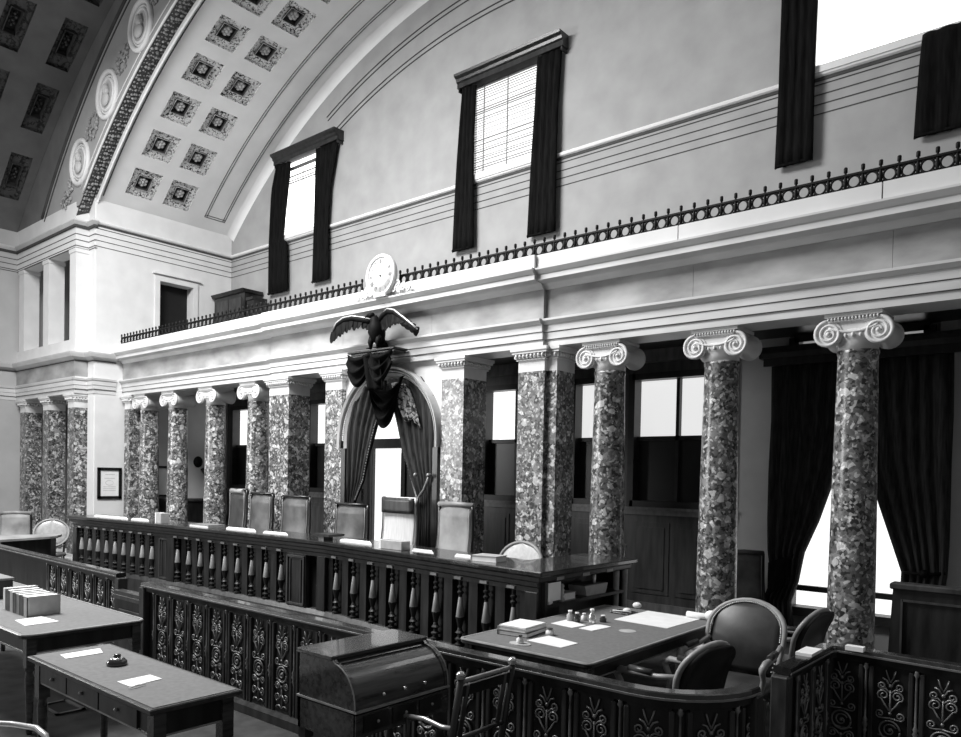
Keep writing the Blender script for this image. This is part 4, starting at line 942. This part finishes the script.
put(tall_chair('tall_chair', 'tall chair with a dark head panel over a pale back, in the draped arch', .74, 1.40, 'linen', 1), -7.38, 6.82, radians(-2), PZ)
put(tall_chair('tall_chair', 'tall pale leather chair with a rolled top just right of the draped arch', .66, 1.33, 'leather_pale', 2), -6.42, 6.85, radians(-4), PZ)
def oval_chair(label, w=.62, m='cane', zc=.72):
    t = thing('oval_back_chair', label, 'chair'); 
    MB().lathe([(.01, .42), (.24, .42), (.26, .45), (.24, .48), (.01, .49)], (0, -.05, 0), 24).build('seat', 'leather', t)
    a, b = w/2, .24; rim = [(a*cos(q), .2+.06*sin(q)-.05*(1-cos(q)**2)*0, zc+b*sin(q)) for q in [2*pi*i/36 for i in range(36)]]
    MB().tube(rim, .02, 8, True).build('back_frame', 'leather_pale', t)
    MB().sheet(lambda u, v: ((a-.01)*(2*u-1)*sqrt(max(1-(2*v-1)**2, 0.0)), .2+.06*(2*v-1)-.02*(1-(2*u-1)**2), zc+(b-.01)*(2*v-1)), 12, 14, .02).build('back_panel', m, t)
    for s in (-1, 1):
        MB().tube([(s*a*.75, .19, zc-.14), (s*a*.7, .15, .45)], .018, 8).build('back_post', 'wood', t)
        MB().tube([(s*.2, -.2, .44), (s*.23, -.23, 0)], [.02, .014], 8).build('leg', 'wood', t); MB().tube([(s*.19, .12, .44), (s*.22, .2, 0)], [.02, .014], 8).build('leg', 'wood', t)
    return t
put(oval_chair('pale oval backed chair behind the right end of the bench'), -5.15, 6.62, radians(-2), PZ)
def slat_chair(label):
    t = thing('slat_back_chair', label, 'chair', (0, 0, 0), 'small slat backed chairs')
    MB().box(-.2, .2, -.2, .2, .43, .46).build('seat', 'wood_mid', t, .01)
    for s in (-1, 1):
        MB().tube([(s*.18, .18, 0), (s*.18, .18, .45), (s*.19, .25, .90)], .014, 7).build('back_post', 'wood_edge', t); MB().tube([(s*.17, -.17, .44), (s*.18, -.19, 0)], .014, 7).build('leg', 'wood_mid', t)
    for z, y in ((.88, .248), (.77, .231)): MB().tube([(-.185, y, z), (0, y+.02, z), (.185, y, z)], .012, 7).build('cross_rail', 'wood_edge', t)
    for x in (-.09, 0, .09): MB().tube([(x, .19, .46), (x, .24, .77)], .008, 6).build('spindle', 'wood_edge', t)
    return t
sc = put(slat_chair('small slat backed chair behind the pale oval chair'), -6.35, 8.3, 0, .28)
sc.location = (-6.3, 8.35, 0); sc.scale = (1, 1, 1.3)
s2 = dup(sc, (-5.0, 8.35, 0), radians(-6), 'small slat backed chair between the stepped pilaster and the column behind the bench end', 'small slat backed chairs')
def outline_back(w, h, n=14):
    # rounded top outline from lower left to lower right
    P = [(-w*.40, 0), (-w*.47, h*.25), (-w*.5, h*.5)]
    P += [(w*.5*cos(q)*1.0, h*.62+h*.38*sin(q)) for q in [pi-pi*i/n for i in range(n+1)]]
    return P+[(w*.5, h*.5), (w*.47, h*.25), (w*.40, 0)]
def armchair(label, w=.62, hb=.58, m='leather_dark'):
    t = thing('upholstered_armchair', label, 'chair', (0, 0, 0), 'carved upholstered armchairs'); zs = .43; lean = .30
    MB().sheet(lambda u, v: (-.29+.58*u+.0*v, -.3+.56*v, zs+.035*sin(pi*u)*sin(pi*v)), 8, 8, -.1, True, (0, 0, 1)).build('seat', m, t)
    MB().prism([(-.30, -.31), (.30, -.31), (.27, .27), (-.27, .27)], zs-.14, zs-.07).build('seat_rail', 'wood_mid', t, .01)
    O = outline_back(w, hb); Y = lambda z: .24+lean*z-.05*sin(pi*min(z/hb, 1))
    MB().tube([(x, Y(z), zs+z) for x, z in O], .022, 8).build('back_frame', 'wood_edge', t)
    def pan(u, v):
        z = hb*(.06+.9*v); hw_ = min(w*.46, w*.5*sqrt(max(1-max(0, (z-hb*.62)/(hb*.385))**2, .0)))*(1 if z > hb*.4 else .86+.14*z/(hb*.4)); x = hw_*.97*(2*u-1)
        return (x, Y(z)-.045*(1-(2*u-1)**2)*sin(pi*(.1+.8*v))-.0, zs+z)
    bk = MB().sheet(pan, 12, 14, .06).build('backrest', m, t)
    mb = MB()
    for i in range(len(O)-1):
        for k in range(4):
            f = k/4; x = O[i][0]*(1-f)+O[i+1][0]*f; z = O[i][1]*(1-f)+O[i+1][1]*f; x *= .92; z2 = .02+z*.95; mb.ball((x, Y(z2)-.015, zs+z2), .008, 5, 4)
    tk = mb.build('tacks', 'tack', bk); tk['kind'] = 'stuff'
    for s in (-1, 1):
        am = MB().tube([(s*w*.47, Y(.26), zs+.26), (s*w*.5, .1, zs+.23), (s*w*.53, -.1, zs+.22), (s*w*.53, -.22, zs+.215), (s*w*.52, -.27, zs+.18), (s*w*.51, -.25, zs+.15), (s*w*.50, -.2, zs+.08), (s*w*.47, -.22, zs-.04), (s*w*.46, -.27, zs-.1)], [.018, .02, .024, .028, .028, .024, .02, .02, .022], 8).build('arm', 'wood_edge', t)
        MB().tube([(s*w*.51, .06, zs+.245), (s*w*.53, -.14, zs+.24)], .026, 8).build('arm_pad', m, am)
        MB().tube([(s*.26, -.28, zs-.08), (s*.285, -.31, .25), (s*.25, -.28, .1), (s*.27, -.31, 0)], [.032, .028, .018, .02], 8).build('leg', 'wood_mid', t)
        MB().tube([(s*.23, .24, zs-.08), (s*.23, .30, .2), (s*.24, .38, 0)], [.028, .022, .018], 8).build('leg', 'wood_mid', t)
    return t
put(armchair('buttoned armchair facing the viewer beside the paper strewn table'), -2.30, 5.86, radians(2))
put(armchair('armchair seen in profile with its back tilted right, in front of the buttoned armchair', .5, .48), -2.40, 4.98, radians(-104))
put(armchair('armchair seen in profile between the buttoned armchair and the right hand column', .5, .5), -2.26, 6.78, radians(-98))
# desk chair
t = thing('framed_back_chair', 'dark chair with an open framed back and ringed finials at the roll top desk', 'chair', (-2.8, 3.15, 0))
def P_(y, z): return (-2.60+.16*(z-.9), y, z)
for y in (2.95, 3.39):
    u = MB().tube([P_(y, 0), P_(y, .45), P_(y, .94)], [.018, .022, .018], 8).build('upright', 'wood', t)
    MB().lathe([(.022, 0), (.026, .008), (.022, .016), (.026, .024), (.022, .032), (.012, .04)], P_(y, .94), 10).build('finial', 'chrome', u)
MB().tube([P_(2.96, .925), P_(3.38, .925)], .013, 8).build('top_rail', 'wood_edge', t); MB().obox((P_(3.17, .87)[0], 3.17, .87), (.004, 0, .03), (0, .2, 0), (.008, 0, 0)).build('crest_board', 'wood', t)
MB().tube([P_(2.96, .6), P_(3.38, .6)], .014, 8).build('cross_rail', 'wood_mid', t)
for y in (3.01, 3.33): MB().tube([P_(y, .6), P_(y, .9)], .014, 8).build('inner_upright', 'wood_mid', t)
MB().box(-3.0, -2.66, 2.96, 3.38, .43, .47).build('seat', 'leather_dark', t, .015); 
MB().tube([(-3.0, 2.95, .66), (-2.85, 2.95, .675), (-2.72, 2.95, .66), (-2.63, 2.95, .67)], .013, 8).build('arm', 'tack', t); MB().tube([(-2.98, 2.95, .66), (-2.97, 2.95, .45)], .013, 8).build('arm_post', 'wood_mid', t)
for y in (2.98, 3.36): MB().tube([(-2.97, y, .44), (-2.98, y, 0)], [.02, .015], 8).build('leg', 'wood_mid', t)
# bentwood armchair at the near left corner
t = thing('bentwood_armchair', 'bentwood armchair cut off by the lower left corner of the photo', 'chair', (-4.3, 1.1, 0))
MB().lathe([(.01, .43), (.22, .43), (.23, .45), (.22, .47), (.01, .47)], (-4.3, 1.12, 0), 24).build('seat', 'cane', t)
MB().tube([(-4.0, 1.42, .58), (-3.935, 1.45, .64), (-3.98, 1.46, .69), (-4.1, 1.46, .70), (-4.25, 1.40, .70), (-4.45, 1.25, .70), (-4.58, 1.0, .70), (-4.5, .8, .70), (-4.3, .76, .70), (-4.1, .84, .69)], .015, 8).build('arm_hoop', 'tack', t)
for x, y in ((-4.14, .96), (-4.46, .96), (-4.14, 1.28), (-4.46, 1.28)): MB().tube([(x, y, .44), (x+(x+4.3)*.2, y+(y-1.12)*.2, 0)], .015, 8).build('leg', 'wood_mid', t)
MB().tube([(-4.0, 1.42, .58), (-4.05, 1.3, .45)], .013, 8).build('arm_post', 'wood_mid', t); MB().tube([(-4.52, 1.13, .70), (-4.46, 1.13, .45)], .013, 8).build('arm_post', 'wood_mid', t)
# chairs by the far left counter
put(oval_chair('shiny oval backed chair at the end of the far left counter', .56, 'tack', .82), -14.62, 5.42, radians(65))
o = COL.objects[-1]
t = put(tall_chair('tall_chair', 'pale round shouldered chair at the left edge by the side wall', .6, 1.08, 'leather_pale', 2), -16.75, 5.5, radians(60))
t = put(tall_chair('tall_chair', 'leather chair standing against the pale wall beyond the second right column', .5, 1.08, 'leather', 2, 'chairs at the back wall'), -3.52, 9.40, radians(30))

# dark cabinet at the right
t = thing('panelled_screen', 'dark panelled wooden high backed settle at the right behind the rail', 'settle', (-.6, 6.45, 0))
MB().prism([(-1.38, 0), (-1.33, 1.18), (.2, 1.18), (.2, 0)], 6.62, 6.70, 1).build('back_board', 'wood', t)
MB().box(-1.35, .2, 6.59, 6.73, 1.18, 1.23).build('top_rail', 'wood_mid', t, .01)
MB().box(-1.26, .2, 6.60, 6.62, 1.09, 1.105).box(-1.27, -1.255, 6.60, 6.62, .3, 1.105).build('panel_moulding', 'wood_mid', t)
MB().box(-1.35, .2, 6.15, 6.62, .36, .44).box(-1.33, .2, 6.2, 6.6, 0, .36).build('seat', 'wood', t)

# ================================================================== PICTURE, LEFT ALCOVE FURNITURE
t = thing('framed_notice', 'small framed print with a black frame on the pale pier wall', 'picture', (XW+.02, 7.19, 1.7))
MB().box(XW, XW+.03, 6.94, 7.0, 1.37, 2.03).box(XW, XW+.03, 7.38, 7.44, 1.37, 2.03).box(XW, XW+.03, 6.94, 7.44, 1.97, 2.03).box(XW, XW+.03, 6.94, 7.44, 1.37, 1.43).build('frame', 'iron', t)
sh = MB().box(XW, XW+.012, 7.0, 7.38, 1.43, 1.97).build('sheet', 'paper', t)
mb = MB()
for z, a, b in ((1.88, .1, .3), (1.8, .08, .3), (1.62, .06, .32), (1.58, .06, .32), (1.54, .06, .32)): mb.box(XW+.012, XW+.0135, 7.0+a, 7.0+b, z, z+.008)
mb.tube([(XW+.013, 7.19+.08*cos(q), 1.71+.05*sin(q)) for q in [2*pi*i/16 for i in range(16)]], .003, 4, True); mb.build('print_lines', 'paper_grey', sh)
t = thing('side_cabinet', 'dark cabinet behind the columns beside the left wall', 'cabinet', (-15.9, 8.9, 0))
MB().box(-16.28, -15.75, 8.25, 9.5, 0, 1.32).build('body', 'wood', t); MB().box(-16.29, -15.72, 8.22, 9.53, 1.32, 1.37).build('top', 'wood_mid', t)
t = thing('map_chart', 'pale wall chart on dark rods behind the columns on the left wall', 'chart', (XW, 8.3, 1.9))
MB().box(XW+.002, XW+.012, 7.9, 8.75, 1.45, 2.05).build('sheet', 'paper', t); MB().box(XW+.002, XW+.03, 7.88, 8.77, 2.05, 2.09).build('rod', 'iron', t); MB().box(XW+.002, XW+.03, 7.88, 8.77, 1.41, 1.45).build('rod', 'iron', t)
t = thing('lamp_bracket', 'black bracket lamp with a globe on the cabinet behind the left columns', 'lamp', (-15.95, 9.2, 1.37))
MB().tube([(-15.95, 9.2, 1.37), (-15.95, 9.2, 1.9), (-15.95, 9.1, 2.05)], .045, 8).build('stem', 'iron', t); MB().tube([(-15.95, 9.16, 1.98), (-15.95, 9.4, 2.0)], .04, 8).build('arm', 'iron', t); MB().ball((-15.95, 9.0, 2.2), (.1, .1, .13), 12, 8).build('globe', 'bronze', t)

# ================================================================== THINGS ON THE TABLES
def paper(x, y, w, d, rz, z, label, grp=None, m='paper', th=.003):
    mb = MB(); c, s = cos(rz), sin(rz); P = [(x+a*c-b*s, y+a*s+b*c) for a, b in ((-w/2, -d/2), (w/2, -d/2), (w/2, d/2), (-w/2, d/2))]
    o = mb.prism(P, z, z+th).build('paper_sheet', m); return tag(o, label, 'paper', grp)
def paperq(pts, z, label, m='paper', th=.003, name='paper_sheet', cat='paper'):
    o = MB().prism([(p[0], p[1]) for p in pts], z, z+th).build(name, m); return tag(o, label, cat)
def pz(z, *px): return [tuple(atz(z, *q))[:2] for q in px]
TZ = .7605
paperq(pz(TZ, (60, 655), (100, 648.5), (103, 653), (66, 659)), TZ, 'torn white paper at the far end of the small writing table')
paperq(pz(TZ, (117, 682), (150, 675), (162, 679), (130, 687)), TZ, 'white paper near the right end of the small writing table')
t = thing('quill_pen', 'white quill lying on the paper near the inkwell', 'pen', atz(.765, 135, 686))
p0, p1 = atz(.768, 128, 688.5), atz(.768, 146, 684); MB().tube([p0, (p0+p1)/2+Vector((0, 0, .006)), p1], [.002, .006, .003], 5).build('feather', 'paper', t)
p = atz(.76, 117, 665); t = thing('inkwell', 'round dark inkwell with a pale shoulder on the small writing table', 'inkwell', p)
MB().lathe([(.058, .76), (.062, .765), (.06, .785), (.045, .8), (.03, .803)], (p.x, p.y, 0), 20).build('body', 'glass_ink', t); MB().lathe([(.047, .7995), (.03, .808), (.02, .812)], (p.x, p.y, 0), 20).build('collar', 'chrome', t); MB().lathe([(.02, .81), (.024, .815), (.022, .828), (.008, .832)], (p.x, p.y, 0), 14).build('lid', 'glass_ink', t)
paperq(pz(TZ, (15, 620.5), (41, 616.5), (59, 621.5), (25, 626)), TZ, 'white sheet in front of the row of books on the large table')
# upright books on the large table: spines face the viewer, side by side from left to right
def book(cx, cy, w, d, h, z, rz, m, label, grp, lying=False):
    t = thing('book', label, 'book', (cx, cy, z), grp)
    c, s = cos(rz), sin(rz); X, Yv = Vector((c, s, 0)), Vector((-s, c, 0)); o = Vector((cx, cy, z))
    if not lying:
        def B(x0, x1, y0, y1, z0, z1, mb): mb.obox(o+X*((x0+x1)/2)+Yv*((y0+y1)/2)+Vector((0, 0, (z0+z1)/2)), X*((x1-x0)/2), Yv*((y1-y0)/2), Vector((0, 0, (z1-z0)/2)))
        mb = MB(); B(-w/2, w/2, -d/2, -d/2+.006, 0, h, mb); B(-w/2, -w/2+.004, -d/2, d/2, 0, h, mb); B(w/2-.004, w/2, -d/2, d/2, 0, h, mb); mb.build('cover', m, t)
        mb = MB(); B(-w/2+.004, w/2-.004, -d/2+.006, d/2-.008, .004, h-.004, mb); mb.build('pages', 'paper', t)
    else:
        def B(x0, x1, y0, y1, z0, z1, mb): mb.obox(o+X*((x0+x1)/2)+Yv*((y0+y1)/2)+Vector((0, 0, (z0+z1)/2)), X*((x1-x0)/2), Yv*((y1-y0)/2), Vector((0, 0, (z1-z0)/2)))
        mb = MB(); B(-w/2, w/2, -d/2, d/2, 0, .004, mb); B(-w/2, w/2, -d/2, d/2, h-.004, h, mb); B(-w/2, -w/2+.006, -d/2, d/2, 0, h, mb); mb.build('cover', m, t)
        mb = MB(); B(-w/2+.006, w/2-.006, -d/2+.006, d/2-.006, .004, h-.004, mb); mb.build('pages', 'paper', t)
    return t
bk = [('paper', .022, .20, 'thin white volume leftmost in the row of upright books'), ('book_dark', .035, .19, 'dark bound book next to the thin white volume'), ('paper_grey', .03, .185, 'light grey book, third from the left in the upright row'), ('book_dark', .026, .182, 'narrow dark book in the middle of the upright row'),
      ('book_mid', .03, .18, 'mid grey book right of the narrow dark one in the upright row'), ('book_dark', .03, .178, 'dark book second from the right end of the upright row'), ('paper_grey', .03, .18, 'large pale grey volume at the right end of the upright row')]
a = atz(.76, 4, 608); b = atz(.76, 27, 617); dvec = (Vector((b.x, b.y))-Vector((a.x, a.y))); tot = sum(q[1]+.002 for q in bk); L = dvec.length
x = 0; bx = -6.87; by0 = 2.37
for m, w, h, lab in bk[::-1]:
    w *= 2.6; book(bx-w/2, by0+.13, w, .26, h*.93, .76, 0, m, lab, 'upright books on the large table'); bx -= w+.004
t = thing('document_box', 'dark document box behind the row of books at the left edge', 'box', (-8.2, 2.5, .761))
MB().box(-8.5, -8.0, 2.3, 2.64, .761, .93).build('body', 'book_dark', t, .005); MB().box(-8.51, -7.99, 2.29, 2.65, .93, .955).build('lid', 'book_mid', t, .005)
paper(-7.75, 2.3, .2, .16, .1, .7605, 'white paper at the left edge beside the row of books', th=.03)
t = thing('floor_register', 'square metal frame lying on the carpet under the small writing table', 'grate', (-6.68, 2.575, 0))
mb = MB().box(-6.88, -6.5, 2.46, 2.49, .001, .014).box(-6.88, -6.5, 2.66, 2.69, .001, .014).box(-6.88, -6.85, 2.46, 2.69, .001, .014).box(-6.53, -6.5, 2.46, 2.69, .001, .014); mb.build('frame', 'wood_mid', t)
MB().box(-6.85, -6.53, 2.49, 2.66, .001, .006).build('mesh', 'iron', t)
# clerk's table
paperq(pz(TZ, (614, 619.5), (648, 611), (701, 619), (667, 628.5)), TZ, 'largest white sheet lying at the back of the clerk table')
paperq(pz(TZ, (527, 640.5), (549, 636), (578, 643.5), (561, 648)), TZ, 'white sheet beside the thick stacked volumes on the clerk table')
paperq(pz(TZ, (579, 628.5), (598, 624), (611, 627), (592, 631)), TZ, 'white sheet in front of the small bottles on the clerk table')
paperq(pz(TZ, (551, 623.5), (566, 620), (586, 625.5), (572, 628)), TZ, 'white sheet left of the small bottles on the clerk table')
c = atz(.76, 525, 638); book(-3.60, 4.83, .27, .34, .035, .7605, radians(8), 'book_dark', 'dark volume at the bottom of the stack on the clerk table', 'stacked volumes on the clerk table', True); book(-3.60, 4.83, .26, .33, .03, .796, radians(4), 'paper_grey', 'pale volume on top of the stack on the clerk table', 'stacked volumes on the clerk table', True)
paper(-3.60, 4.83, .24, .31, radians(5), .8265, 'white papers lying on top of the stacked volumes', th=.008)
def jar(x, y, z, r, h, label, m='paper_grey', grp='ink bottles and pots on the clerk table', lid='glass_ink', name='ink_bottle', cat='bottle'):
    t = thing(name, label, cat, (x, y, z), grp); MB().lathe([(r*.9, z), (r, z+h*.1), (r, z+h*.55), (r*.5, z+h*.72), (r*.5, z+h*.85)], (x, y, 0), 14).build('body', m, t); MB().lathe([(r*.62, z+h*.85), (r*.62, z+h)], (x, y, 0), 12).build('stopper', lid, t); return t
p = atz(.76, 520, 644); jar(p.x, p.y, .766, .028, .06, 'white ink pot on a small tray in front of the stacked volumes', 'paper')
tag(MB().prism([(p.x+.09*cos(q), p.y+.06*sin(q)) for q in [2*pi*i/20 for i in range(20)]], .76, .766).build('pen_tray', 'paper_grey'), 'small pale tray under the white ink pot', 'tray')
p = atz(.76, 550, 635); jar(p.x, p.y, .76, .035, .055, 'white dish shaped pot behind the sheet next to the stacked volumes', 'paper')
for (px, py, r, h, m, lab) in ((570, 621, .03, .09, 'paper_grey', 'grey ink bottle with a white cap on the left sheet'), (577, 622, .028, .08, 'glass_ink', 'dark ink bottle just right of the grey one'), (592, 624, .03, .13, 'chrome', 'tall bright glass bottle among the ink bottles'), (603, 622, .03, .06, 'glass_ink', 'dark squat ink bottle rightmost of the group'), (584, 620, .025, .06, 'paper', 'small white pot behind the tall bright bottle')):
    p = atz(.76, px, py); jar(p.x, p.y, .764 if px < 580 else .76, r, h, lab, m, lid='paper')
p = atz(.76, 624, 613); t = thing('sealing_tray', 'small dark tray of writing tools beside the largest sheet', 'tray', (p.x, p.y, .76)); MB().box(p.x-.1, p.x+.1, p.y-.09, p.y+.09, .76, .775).build('base', 'glass_ink', t, .005); MB().ball((p.x+.03, p.y, .79), (.04, .04, .02), 10, 6).build('sponge', 'paper', t); MB().tube([(p.x-.09, p.y-.05, .78), (p.x+.09, p.y-.03, .785)], .006, 6).build('pen', 'paper', t)
p = atz(.76, 637, 608.5); t = thing('blotter_ball', 'small white round object behind the largest sheet', 'paperweight', (p.x, p.y, .76)); MB().ball((p.x, p.y, .79), (.045, .04, .03), 12, 8).build('body', 'paper', t); MB().lathe([(.03, .76), (.025, .768)], (p.x, p.y, 0), 12).build('foot', 'glass_ink', t)
t = thing('rolled_papers', 'pale bundle of papers at the far right end of the clerk table', 'papers', (-2.8, 6.42, .76)); MB().tube([(-2.95, 6.44, .79), (-2.68, 6.44, .79)], .028, 10).build('bundle', 'paper', t); MB().ball((-2.70, 6.4, .81), (.07, .05, .05), 10, 7).build('crumpled_end', 'paper', t)
p = atz(.76, 627.5, 631); paperq([(p.x+.07*cos(q), p.y+.07*sin(q)) for q in [2*pi*i/20 for i in range(20)]], TZ, 'round pale mark like mat in the middle of the clerk table', 'paper_grey', .001, 'round_mat', 'mat')
# on the shelf in the wing of the bench
SZ = .8305
book(-4.1, 6.05, .2, .34, .07, SZ, radians(0), 'paper_grey', 'thick book lying on the shelf in the bench wing', None, True)
t = thing('wicker_basket', 'shallow basket holding a candle on the shelf in the bench wing', 'basket', (-4.1, 6.6, SZ)); MB().prism([(6.42, SZ), (6.78, SZ), (6.82, SZ+.1), (6.38, SZ+.1)], -4.2, -4.0, 0).build('tray', 'paper_grey', t); MB().box(-4.19, -4.01, 6.4, 6.8, SZ+.1, SZ+.105).build('contents', 'leather', t); MB().lathe([(.018, SZ+.105), (.018, SZ+.2)], (-4.08, 6.68, 0), 10).build('candle', 'paper', t)
o = MB().box(-3.968, -3.962, 5.70, 5.90, .86, 1.03).build('note_card', 'paper'); tag(o, 'white card pinned upright under the bench corner', 'card')
t = thing('bead_pull', 'pale knobbed turned post under the bench top by the white card', 'post', (-3.99, 5.98, SZ)); MB().lathe([(.02, SZ), (.03, SZ+.02), (.015, SZ+.05), (.028, SZ+.07), (.015, SZ+.09), (.026, SZ+.11), (.014, SZ+.13), (.024, SZ+.15), (.01, SZ+.17)], (-3.99, 5.96, 0), 12).build('turning', 'paper_grey', t)
o = paper(-4.02, 5.78, .07, .13, .3, SZ, 'crumpled white paper on the bench wing shelf near the corner', th=.05)
# papers, boxes and books along the bench top
BZ = 1.1505
def bfront(x):
    for a, b in zip(TP, TP[1:]):
        if a[0] <= x <= b[0]: return a[1]+(b[1]-a[1])*(x-a[0])/(b[0]-a[0])
def benchp(px, label, th=.01, m='paper', d0=.2, d1=.42):
    th = min(th, .016)
    xa, xb = px[0][0], px[2][0]; P = []
    for q, d in ((xa, d0), (xb, d0+.02), (xb-2, d1), (xa+2, d1-.03)):
        y = 5.9
        for _ in range(4): x = aty(y, q, 530).x; y = bfront(x)+d
        P.append((x, y))
    return paperq(P, BZ, label, m, th)
def benchq(px, d):
    y = 5.9
    for _ in range(4): x = aty(y, px, 530).x; y = bfront(x)+d
    return Vector((x, y, 1.15))
benchp(((94, 515), (112, 514), (128, 517.5), (108, 518.5)), 'low white pile of papers at the left end of the bench', .03)
benchp(((131, 518), (140, 517), (149, 521), (133, 522)), 'white sheets left of the upright grey box on the bench', .02)
for px, w, h, lab, m in ((157, .16, .16, 'upright pale grey box on the left part of the bench', 'paper_grey'), (390, .34, .10, 'grey file box with a white end on the bench in front of the draped arch', 'paper_grey')):
    p = benchq(px, .1); t = thing('file_box', lab, 'box', (p.x, p.y+.08, 1.15)); MB().box(p.x-w/2, p.x+w/2, p.y+.02, p.y+.16, 1.15, 1.15+h).build('body', m, t, .004); MB().box(p.x-w/2-.03, p.x-w/2, p.y+.02, p.y+.16, 1.15, 1.15+h+.005).build('end_board', 'paper', t)
p = benchq(198, .1); book(p.x, p.y+.15, .5, .3, .04, 1.15, .05, 'book_mid', 'flat grey ledger lying on the bench before the turned chair', None, True)
benchp(((226, 524), (248, 523), (256, 529), (232, 531)), 'ragged white papers heaped on the bench before the second chair', .05)
benchp(((263, 532), (280, 530), (288, 535), (264, 537)), 'white sheets on the bench before the wide grey chair', .01)
benchp(((340, 538), (368, 536), (372, 541), (346, 543)), 'white sheets on the bench before the low backed chair', .03)
p = benchq(318, .1); t = thing('book_rest', 'small dark reading stand on the bench at its bend', 'stand', (p.x, p.y+.1, 1.15)); MB().box(p.x-.05, p.x+.05, p.y+.05, p.y+.2, 1.15, 1.2).build('foot', 'wood', t); MB().box(p.x-.1, p.x+.22, p.y+.0, p.y+.25, 1.2, 1.23).build('board', 'wood', t)
p = benchq(483, .1); book(p.x-.05, p.y+.16, .30, .22, .06, 1.15, .15, 'paper_grey', 'pale thick book lying on the bench left of the oval chair', None, True)
benchp(((455, 553), (468, 551.5), (474, 554), (460, 556)), 'small white note on the bench before the rolled top chair', .01)
benchp(((412, 551), (428, 551), (434, 554.5), (414, 555)), 'white sheet on the bench right of the grey file box', .006)
# on the right hand rail
p = atz(.9, 870, 642); o = MB().box(p.x-.06, p.x+.05, 5.37, 5.43, .9005, .93).build('folded_paper', 'paper'); tag(o, 'small white folded paper on the rail right of the column', 'paper')
p = atz(.9, 820, 650); o = MB().box(-1.545, -1.445, 4.98, 5.2, .9005, .92).build('folded_paper', 'paper'); tag(o, 'white paper lying on the rail left of the column', 'paper')

# ================================================================== LIGHT AND CAMERA
def area(name, loc, rot, sx, sy, power, col=1):
    l = bpy.data.lights.new(name, 'AREA'); l.shape = 'RECTANGLE'; l.size = sx; l.size_y = sy; l.energy = power; l.color = (col, col, col)
    o = bpy.data.objects.new(name, l); COL.objects.link(o); o.location = loc; o.rotation_euler = rot; return o
area('dome_skylight', (-10.0, 2.4, 9.3), (radians(14), radians(-4), 0), 4.5, 3.5, 1750)
q_ = Vector((.86, .50, -.06)).to_track_quat('-Z', 'Y').to_euler()
area('side_bounce_fill', (-16.5, -2.5, 3.8), q_, 4, 3, 560)  # added fill standing in for bounced room light; no window there
w = bpy.data.worlds.new('world'); scn.world = w; w.use_nodes = True
w.node_tree.nodes['Background'].inputs['Color'].default_value = (.8, .8, .8, 1); w.node_tree.nodes['Background'].inputs['Strength'].default_value = .17
cam = bpy.data.cameras.new('camera'); cam.sensor_width = 36; cam.lens = F/961*36; cam.shift_y = (CY-368.5)/961; cam.clip_start = .05
co = bpy.data.objects.new('camera', cam); COL.objects.link(co); scn.camera = co
co.matrix_world = Matrix((( RR.x, UU.x, -FW.x, EYE.x), (RR.y, UU.y, -FW.y, EYE.y), (RR.z, UU.z, -FW.z, EYE.z), (0, 0, 0, 1)))
vs = scn.view_settings; scn.display_settings.display_device = 'sRGB'; vs.view_transform = 'Standard'; vs.look = 'None'; vs.gamma = 1; vs.use_curve_mapping = False; vs.exposure = .2
